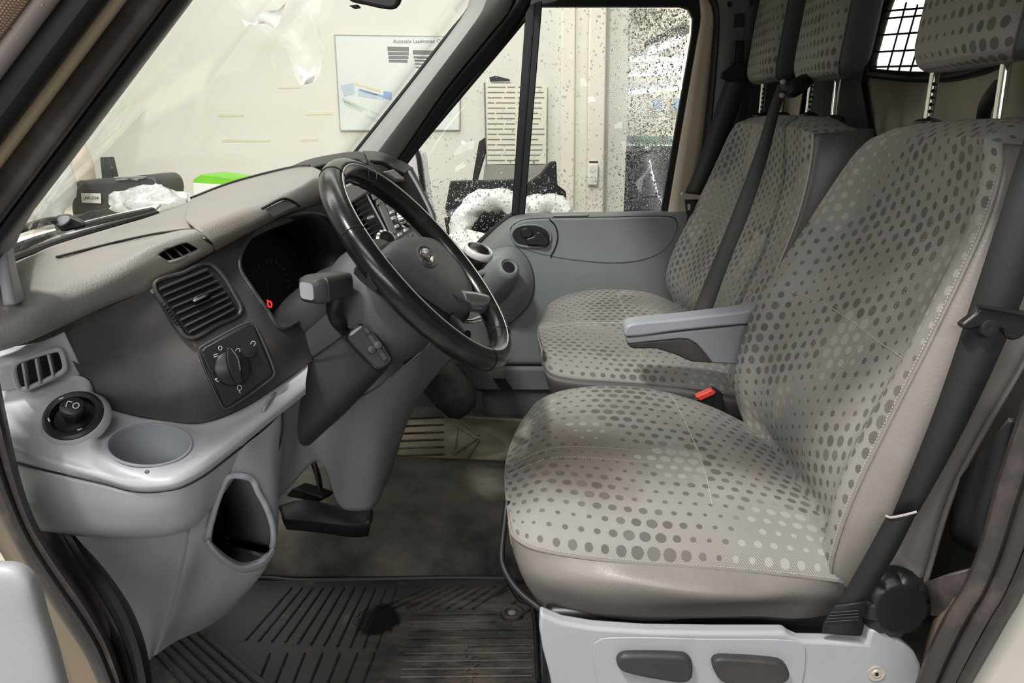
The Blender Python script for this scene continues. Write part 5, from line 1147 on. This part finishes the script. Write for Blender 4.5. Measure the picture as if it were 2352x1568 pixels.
tube('wiper_arm', [(10, 540, .98), (60, 522, 1.05), (110, 508, 1.12), (130, 506, 1.15)], .006, m_rub, wp, seg=8)
prism('wiper_pivot', [T(x, y, 1.15) for x, y in ((122, 508), (135, 498), (160, 495), (185, 506), (200, 514), (195, 522), (150, 532), (128, 530))], W(-.02, .03, .0), m_rub, wp, bevel=.004)
prism('pivot_plate', [T(x, y, 1.145) for x, y in rpx([(130, 512), (142, 500), (160, 498), (164, 506), (150, 518), (136, 520)], 20)], W(-.0, -.004, .002), m_gry, wp, bevel=.001)
tube('wiper_blade', [(18, 580, .97), (60, 563, 1.05), (130, 540, 1.18), (240, 508, 1.38), (350, 484, 1.6)], .008, m_rub, wp, seg=8)
sc_ = thing('scuttle_panel', 'pale scuttle panel below the windscreen', 'panel', T(180, 560, 1.1))
loft('scuttle_strip', [[(10, 592, .95), (60, 575, 1.03), (140, 548, 1.16), (240, 517, 1.36), (350, 490, 1.58)], [(0, 560, 1.05), (60, 545, 1.12), (140, 525, 1.24), (240, 500, 1.46), (370, 470, 1.75)]], m_white, sc_, n=20, m=3, solid=.006)
# ================================================================== THE HALL OUTSIDE
struct(box('ground', (0, 5, -.70), (24, 22, .1), m_gnd), 'grey concrete floor of the hall')
WY = 4.6
xe = T(1440, 300, WY).x
wbk = struct(box('wall_back', ((-7+xe)/2, WY+.1, 1.4), (xe+7, .2, 4.2), m_wall), 'cream painted hall wall behind the van')
struct(box('wall_left', (-4.6, 2.0, 1.4), (.2, 6.0, 4.2), m_wall), 'cream painted hall wall ahead of the van')
struct(box('wall_backdrop', (5.0, 8.4, 1.4), (.2, 12.0, 4.2), m_wallw), 'white backdrop wall added behind the van')  # added bright backdrop in place of light from the rear windows
struct(box('wall_far', (4.0, 14.5, 1.6), (14, .2, 4.6), m_wallw), 'far wall of the hall')
PW = Plane(W(0, WY, 0), W(1, WY, 0), W(0, WY, 1))
struct(plate('trim_23', PW, [(1352, -80), (1392, -80), (1382, 560), (1344, 560)], .10, m_wallw, bevel=.01), 'pale rounded column on the hall wall')
struct(plate('trim_24', PW, [(1290, -80), (1322, -80), (1318, 560), (1284, 560)], .03, m_wallw, bevel=.01), 'shallow pilaster on the hall wall')
for a, b in (((300, 300), (480, 318)), ((470, 330), (640, 326)), ((705, 262), (765, 260)), ((400, 160), (640, 150))):
    pass
tp_ = M('yellowed_tape', rgb(222, 216, 186), .6)
for i, (x0, x1, y) in enumerate(((700, 766, 258), (640, 690, 197), (510, 620, 320), (500, 560, 262), (690, 730, 318))):
    o = plate('tape_strip', PW, [(x0, y), (x1, y-1), (x1, y+5), (x0, y+6)], .002, tp_, wbk)
# poster
po = thing('poster', 'framed poster map with grey text blocks on the hall wall', 'poster', PW.hit(910, 300))
m_pos = M('poster_paper', rgb(220, 224, 216), .4, 0, .03, 3); m_pfr = M('pale_poster_frame', rgb(186, 188, 182), .5)
plate('poster_sheet', PW, [(768, 80), (1056, 84), (1055, 298), (781, 299)], .012, m_pos, po, off=.005)
tube('poster_frame', [PW.hit(x, y, .018) for x, y in ((768, 80), (1056, 84))], .003, m_pfr, po, seg=6)
for a, b in (((1056, 84), (1055, 298)), ((1055, 298), (781, 299)), ((781, 299), (768, 80))): tube('poster_frame', [PW.hit(*a, .018), PW.hit(*b, .018)], .004, m_pfr, po, seg=6)
text('poster_title', 'Autotalo Laakkonen Oy', PW.hit(903, 99, .0185), W(1, 0, 0), W(0, 0, 1), .030, m_grmark, po)
for x0, y0, x1, y1 in ((890, 107, 939, 117), (891, 119, 939, 126), (892, 128, 938, 135), (893, 137, 936, 143), (948, 115, 996, 125), (950, 129, 990, 134), (952, 137, 980, 141), (953, 145, 972, 148), (955, 153, 965, 156)):
    plate('text_block', PW, [(x0, y0), (x1, y0+1), (x1, y1+1), (x0, y1)], .0008, m_grmark, po, off=.0172)
m_b1 = M('pale_blue_print', rgb(190, 206, 216), .5); m_b2 = M('blue_print', rgb(140, 170, 200), .5); m_g1 = M('pale_green_print', rgb(196, 212, 200), .5); m_y1 = M('pale_yellow_print', rgb(222, 212, 160), .5)
for px, mm in (([(782, 196), (812, 190), (815, 215), (790, 222)], m_b1), ([(822, 205), (880, 218), (882, 230), (822, 220)], m_b1), ([(825, 203), (880, 220), (880, 224), (825, 208)], m_b2), ([(881, 209), (900, 212), (899, 230), (880, 226)], m_b2), ([(815, 190), (875, 208), (875, 212), (815, 195)], m_y1), ([(785, 224), (845, 250), (843, 256), (785, 231)], m_g1), ([(840, 262), (870, 274), (866, 282), (838, 268)], m_g1), ([(850, 252), (872, 262), (870, 266), (850, 257)], m_g1), ([(790, 232), (834, 252), (830, 258), (790, 240)], m_g1)):
    plate('map_print', PW, px, .0008, mm, po, off=.0172)
# list board
NB = Plane(W(0, WY-.03, 0), W(1, WY-.03, 0), W(0, WY-.03, 1))
nb = thing('notice_board', 'tall board of printed lines behind the window divider', 'notice board', NB.hit(1180, 380))
m_ppr = M('yellowish_paper', rgb(226, 222, 200), .6, 0, .02)
plate('board_sheet', NB, [(1114, 192), (1256, 194), (1254, 376), (1118, 377)], .012, m_ppr, nb)
plate('board_edge', NB, [(1111, 190), (1115, 190), (1119, 378), (1116, 378)], .016, m_grmark, nb)
for i in range(15):
    y = 199+i*12
    x1 = 1182
    gap_ = random.randint(1135, 1165)
    for seg_ in ((1120, gap_), (gap_+4, 1183), (1190, random.randint(1236, 1252))):
        plate('printed_line', NB, [(seg_[0], y), (seg_[1], y), (seg_[1], y+2.6), (seg_[0], y+2.6)], .0008, m_grmark, nb, off=.0125)
plate('board_foot', NB, [(1114, 378), (1258, 378), (1262, 425), (1108, 425)], .01, M('grey_card', rgb(150, 148, 138), .6), nb)
plate('board_clip', NB, [(1124, 178), (1138, 174), (1170, 182), (1172, 187), (1150, 186), (1126, 188)], .01, m_rub, nb, off=.002)
# sockets
so = thing('wall_socket', 'white socket strip low on the hall wall column', 'socket', PW.hit(1362, 420))
plate('socket_body', PW, [(1350, 375), (1373, 375), (1371, 424), (1349, 424)], .04, m_white, so, off=.10, bevel=.006)
plate('socket_print', PW, [(1353, 370), (1374, 370), (1373, 374), (1353, 374)], .002, m_rub, so, off=.10)
for y in (388, 410): plate('socket_face', PW, ell(1361, y, 7, 8), .003, m_ppr, so, off=.14)
# black cart with plastic wrapped tyre
ct = thing('tyre_cart', 'black cart standing before the hall wall behind the quarter window', 'cart', T(1150, 600, 3.9))
def cp(name, px, th, mat, Y=3.9, par=ct, **kw): return prism(name, [T(x, y, Y) for x, y in px], W(0, th, 0), mat, par, **kw)
cp('cart_post', [(1100, 325), (1114, 315), (1116, 350), (1098, 410), (1092, 440), (1080, 440)], .04, m_rub, bevel=.004)
cp('cart_panel', [(1034, 416), (1190, 412), (1188, 470), (1060, 600), (1022, 480)], .05, m_rub, bevel=.005)
cp('cart_panel', [(1212, 420), (1240, 400), (1262, 372), (1278, 370), (1280, 425), (1300, 440), (1302, 470), (1286, 500), (1200, 500)], .06, m_rub, bevel=.008)
cp('cart_foot', [(1020, 500), (1060, 505), (1062, 560), (1030, 560)], .04, m_rub, bevel=.004)
m_wrap = M('white_plastic_wrap', rgb(236, 236, 230), .45, 0, .06, 20, 40, .8)
dz_ = T(1130, 585, 3.7).z
box('cart_deck', (T(1160, 500, 3.7).x, 3.76, dz_-.02), (.95, .5, .03), m_rub, ct, bevel=.004)
for sx_ in (-.4, .4):
    for sy_ in (-.2, .2): box('cart_leg', (T(1160, 500, 3.7).x+sx_, 3.76+sy_, (dz_-.03-.65)/2), (.04, .04, dz_-.03+.65), m_rub, ct)
ty = thing('wrapped_tyre', 'white plastic wrapped tyre leaning on the black cart', 'tyre', T(1130, 600, 3.7))
def wtorus(name, c, u, v, R, r, a0, a1, mat, par):
    n = 44; G = []
    for i in range(n):
        a = a0+(a1-a0)*i/(n-1); e = u*math.cos(a)+v*math.sin(a); w_ = u.cross(v); row = []
        for j in range(16):
            b = 2*math.pi*j/16; rr = r*(1+.12*math.sin(7*a+3*b)+.08*random.uniform(-1, 1))
            row.append(c+e*(R+rr*math.cos(b))+w_*rr*math.sin(b))
        G.append(row)
    return grid(name, G, mat, par, closed_u=True)
tc_ = T(1135, 535, 3.66); wtorus('wrap', tc_, W(1, 0, 0), W(0, 0, 1), .165, .055, -.35, 3.5, m_wrap, ty)
ty2 = thing('wrapped_tyre', 'second wrapped tyre right of the window divider', 'tyre', T(1240, 600, 3.75))
tc_ = T(1250, 530, 3.82); wtorus('wrap', tc_, W(1, 0, 0), W(0, 0, 1), .13, .06, -.3, 3.4, m_wrap, ty2)
pbg = thing('plastic_bag', 'white plastic bag heaped under the quarter window', 'bag', T(1090, 620, 3.6))
def blob(name, c, rx, ry, rz, mat, par, nz=.2, seed=0, nu=28, nv=16):
    rnd = random.Random(seed); ph = [rnd.uniform(0, 6.28) for _ in range(6)]; G = []
    for j in range(nv+1):
        t = math.pi*j/nv; row = []
        for i in range(nu):
            a = 2*math.pi*i/nu; k = 1+nz*(math.sin(3*a+ph[0]+2*t)+.6*math.sin(5*a-3*t+ph[1])+.5*math.sin(7*t+4*a+ph[2])+.5*rnd.uniform(-1, 1))/2
            row.append(c+W(rx*math.sin(t)*math.cos(a)*k, ry*math.sin(t)*math.sin(a)*k, rz*math.cos(t)*k))
        G.append(row)
    return grid(name, G, mat, par, closed_u=True)
blob('bag_body', T(1072, 562, 3.52), .12, .05, .06, m_wrap, pbg, .25, 3)
# bench and clutter seen through the windscreen
wbx = thing('workbench', 'pale workbench behind the windscreen carrying clutter', 'table', W(-2.1, 3.6, -.65))
zt = T(300, 512, 3.45).z
box('bench_top', (-2.0, 3.6, zt-.03), (2.6, .9, .05), m_wallw, wbx, bevel=.005)
for x in (-3.2, -.8):
    for y in (3.25, 3.95): box('leg', (x, y, (zt-.65)/2-.03), (.06, .06, zt+.65-.06), m_pilla, wbx)
cs_ = thing('black_case', 'black case with a white licence label, seen through the windscreen', 'case', T(270, 510, 3.4))
m_case = M('dull_black_case', rgb(70, 71, 70), .45, 0, .1, 6)
prism('case_body', [T(x, y, 3.45) for x, y in rpx([(165, 440), (168, 418), (200, 414), (260, 410), (330, 402), (356, 404), (366, 420), (370, 440), (362, 470), (350, 500), (330, 508), (230, 510), (172, 508), (162, 480)], 50)], W(0, .25, 0), m_case, cs_, bevel=.02, bseg=3)
prism('case_label', [T(x, y, 3.44) for x, y in ((187, 443), (232, 444), (233, 467), (189, 465))], W(0, -.003, 0), m_white, cs_)
text('label_writing', 'JAK-554', T(192, 458, 3.433), W(1, .0, 0), W(0, 0, 1), .021, m_blk, cs_)
for a, b in (((262, 408), (336, 406)), ((266, 413), (330, 409)), ((280, 409), (318, 413))): tube('case_highlight', [T(*a, 3.44), T(*b, 3.44)], .004, m_gry, cs_, seg=6)
gp_ = thing('grey_post', 'short grey upright standing behind the black case', 'post', T(245, 415, 3.75))
prism('post_body', [T(x, y, 3.76) for x, y in ((229, 361), (250, 360), (260, 402), (262, 484), (240, 484))], W(0, .05, 0), m_case, gp_, bevel=.004)
tube('post_knob', [T(255, 384, 3.74), T(260, 388, 3.74)], .01, m_case, gp_, seg=8)
bt = thing('cream_bottle', 'cream crumpled bottle standing behind the black case', 'bottle', T(195, 415, 3.8))
lathe('bottle_body', [(.055, 0), (.06, .02), (.06, .26), (.05, .32), (.035, .36), (.03, .38), (.045, .39), (.045, .42), (.02, .44)], Vector((T(190, 420, 3.8).x, 3.8, zt-.005)), W(.02, 0, 1), M('cream_plastic', rgb(232, 218, 196), .5), bt, wob=lambda a, k: 1+.08*math.sin(3*a+k))
tube('bottle_strap', [T(165, 395, 3.78), T(178, 412, 3.78), T(215, 418, 3.78)], .01, m_white, bt, seg=6)
pb2 = thing('plastic_bag', 'large white plastic bag left of the black case', 'bag', T(110, 530, 3.2))
blob('bag_body', Vector((T(80, 480, 3.2).x, 3.24, zt+.215)), .15, .11, .19, m_wrap, pb2, .15, 5)
cf = thing('clear_wrap', 'crumpled clear plastic wrap lying right of the black case', 'wrap', T(350, 480, 3.3))
blob('wrap_body', Vector((T(355, 466, 3.32).x, 3.32, zt+.095)), .19, .08, .075, M('clear_crumple', rgb(214, 216, 212), .15, 0, .3, 25, 30, 1.5), cf, .3, 9, 40, 18)
gb = thing('green_box', 'bright green box lid lying beyond the dashboard', 'box', T(490, 440, 3.7))
prism('box_lid', [T(x, y, 3.6) for x, y in ((443, 412), (462, 400), (500, 404), (540, 410), (548, 425), (500, 424), (444, 420))], W(.0, .25, 0), M('bright_green', rgb(122, 204, 48), .45), gb, bevel=.004)
prism('box_side', [T(x, y, 3.59) for x, y in ((443, 420), (548, 426), (545, 499), (446, 499))], W(0, .25, 0), m_white, gb, bevel=.004)
# hanging plastic film above the bonnet
hf = thing('plastic_film', 'crumpled clear plastic film hanging outside the windscreen', 'film', T(640, 100, 3.2))
rnd = random.Random(4)
def filmrail(pts, amp): return [Vector(T(*p))+W(rnd.uniform(-amp, amp), rnd.uniform(-amp, amp)*2, rnd.uniform(-amp, amp)) for p in pts]
loft('film_sheet', [filmrail([(540, -30, 3.2), (590, 40, 3.2), (640, 110, 3.2), (680, 160, 3.2), (700, 190, 3.2)], .02), filmrail([(600, -30, 3.25), (640, 20, 3.3), (665, 80, 3.3), (700, 140, 3.25), (715, 185, 3.2)], .02), filmrail([(660, -30, 3.2), (690, 10, 3.2), (712, 60, 3.15), (735, 140, 3.2), (725, 175, 3.2)], .02), filmrail([(735, -30, 3.25), (745, 10, 3.2), (730, 50, 3.2), (738, 120, 3.2), (732, 160, 3.2)], .02)], m_film, hf, n=30, m=8)
loft('film_bunch', [filmrail([(555, 38, 3.15), (580, 45, 3.1), (610, 40, 3.15), (640, 20, 3.15)], .02), filmrail([(570, 50, 3.1), (590, 55, 3.15), (620, 48, 3.1), (655, 10, 3.15)], .02)], m_film2, hf, n=24, m=6)
loft('film_bunch', [filmrail([(680, 150, 3.15), (705, 158, 3.1), (728, 150, 3.15)], .015), filmrail([(682, 165, 3.12), (706, 175, 3.12), (728, 165, 3.1)], .015), filmrail([(690, 178, 3.15), (706, 190, 3.1), (718, 182, 3.15)], .015)], m_film2, hf, n=20, m=6)
loft('film_sheet', [[T(500, -20, 3.3), T(640, 105, 3.3), T(765, 228, 3.3)], [T(740, -20, 3.35), T(735, 110, 3.35), T(770, 215, 3.35)]], film('faint_film', .07), hf, n=10, m=4)
# the hall beyond: tubes, beams, parked cars
for i, (a, b, Y) in enumerate((((1500, 110, 11), (1600, 60, 11)), ((1400, 140, 13), (1620, 132, 13)), ((1400, 172, 12), (1620, 166, 12)), ((1430, 210, 14), (1620, 200, 14))) if False else ()): pass
def htube(name, a, b, Y0, Y1, lab):
    t = thing(name, lab, 'ceiling lamp', T(*a, Y0)); tube('lamp_tube', [T(*a, Y0), T(*b, Y1)], .022, m_tube, t, seg=8); tube('lamp_housing', [T(*a, Y0)+W(0, 0, .09), T(*b, Y1)+W(0, 0, .09)], .07, m_white, t, seg=6)

htube('ceiling_lamp', (1490, 122), (1570, 88), 9.5, 8.5, 'slanting fluorescent lamp highest in the hall opening')
htube('ceiling_lamp', (1430, 138), (1640, 136), 12, 12, 'horizontal fluorescent lamp second from the top of the hall opening')
htube('ceiling_lamp', (1430, 172), (1640, 166), 12.5, 12.5, 'horizontal fluorescent lamp just below the second one')
htube('ceiling_lamp', (1440, 214), (1640, 196), 13.5, 13, 'lowest fluorescent lamp in the hall opening')
struct(box('ceiling_hall', (5, 10.5, 3.9), (9.5, 9.5, .2), M('hall_roof_sheet', rgb(150, 152, 154), .7, 0, .2, 3)), 'hall roof beyond the opening')
def car(lab, px, py, Y, col, s=1.0, plate_txt=None):
    c = T(px, py, Y); c.z = -.65
    t = thing('parked_car', lab, 'car', c)
    m = M('car_paint', col, .25, 0, .05, coat=.6)
    prof = [(-.85, .25), (-.9, .5), (-.88, .8), (-.72, .95), (-.6, 1.32), (-.45, 1.45), (.45, 1.45), (.6, 1.32), (.72, .95), (.88, .8), (.9, .5), (.85, .25)]
    G = [[c+W(x*s*k, y, z*s*(1 if z < .9 else kz)) for x, z in prof] for y, k, kz in ((-1.9, .92, .62), (-1.75, .98, .66), (-.9, 1, .70), (-.2, 1, 1), (1.6, 1, 1), (2.1, .95, .9))]
    grid('car_body', G, m, t, closed_u=True); mo('car_nose', G[0], [tuple(range(len(prof)))], m, t)
    prism('windscreen', [c+W(x, -.88, z) for x, z in ((-.62, .98), (.62, .98), (.5, 1.0), (-.5, 1.0))]+[c+W(.52, -.3, 1.38), c+W(-.52, -.3, 1.38)] if False else [c+W(-.62, -.86, .96), c+W(.62, -.86, .96), c+W(.52, -.25, 1.4), c+W(-.52, -.25, 1.4)], W(0, -.02, .01), m_blk, t)
    for sx in (-1, 1):
        prism('headlight', [c+W(sx*x, -1.93, z) for x, z in ((.5, .62), (.8, .66), (.82, .78), (.52, .72))], W(0, -.03, 0), m_white, t)
        lathe('car_wheel', [(.30, -.1), (.30, .1), (.18, .11), (0, .1)], c+W(sx*.8, -1.3, .3), W(sx, 0, 0), m_rub, t, seg=20)
    pp = prism('number_plate', [c+W(x, -1.94, z) for x, z in ((-.26, .42), (.26, .42), (.26, .54), (-.26, .54))], W(0, -.02, 0), m_white, t)
    prism('grille', [c+W(x, -1.92, z) for x, z in ((-.45, .58), (.45, .58), (.42, .70), (-.42, .70))], W(0, -.02, 0), m_blk, t)
car('dark blue car facing the opening in the hall', 1492, 340, 8.0, rgb(30, 42, 56))
car('teal car parked farther back in the hall', 1520, 300, 12.15, rgb(40, 110, 104), 1.05)
car('black car parked at the right of the hall opening', 1960, 320, 7.9, rgb(26, 28, 32))
hb_ = thing('wall_sign', 'blue sign panel on the far hall wall', 'sign', T(1500, 245, 14.2))
prism('sign_panel', [T(x, y, 14.2) for x, y in ((1500, 226), (1520, 226), (1520, 252), (1500, 252))], W(0, -.05, 0), m_b2, hb_)
hb2 = thing('wall_sign', 'blue sign panel at the right edge of the hall opening', 'sign', T(1545, 245, 14.2))
prism('sign_panel', [T(x, y, 14.2) for x, y in ((1546, 226), (1566, 226), (1566, 252), (1546, 252))], W(0, -.05, 0), m_b2, hb2)

# ------------------------------------------------------------------ groups of like things
for o in bpy.data.objects:
    if o.parent is None:
        b = o.name.split('.')[0]
        g = {'ceiling_lamp': 'fluorescent lamps in the hall', 'parked_car': 'cars parked in the hall', 'wrapped_tyre': 'wrapped tyres on the cart', 'wall_sign': 'blue signs on the far wall', 'seat_belt': 'seat belts of the cab'}.get(b)
        if g: o['group'] = g
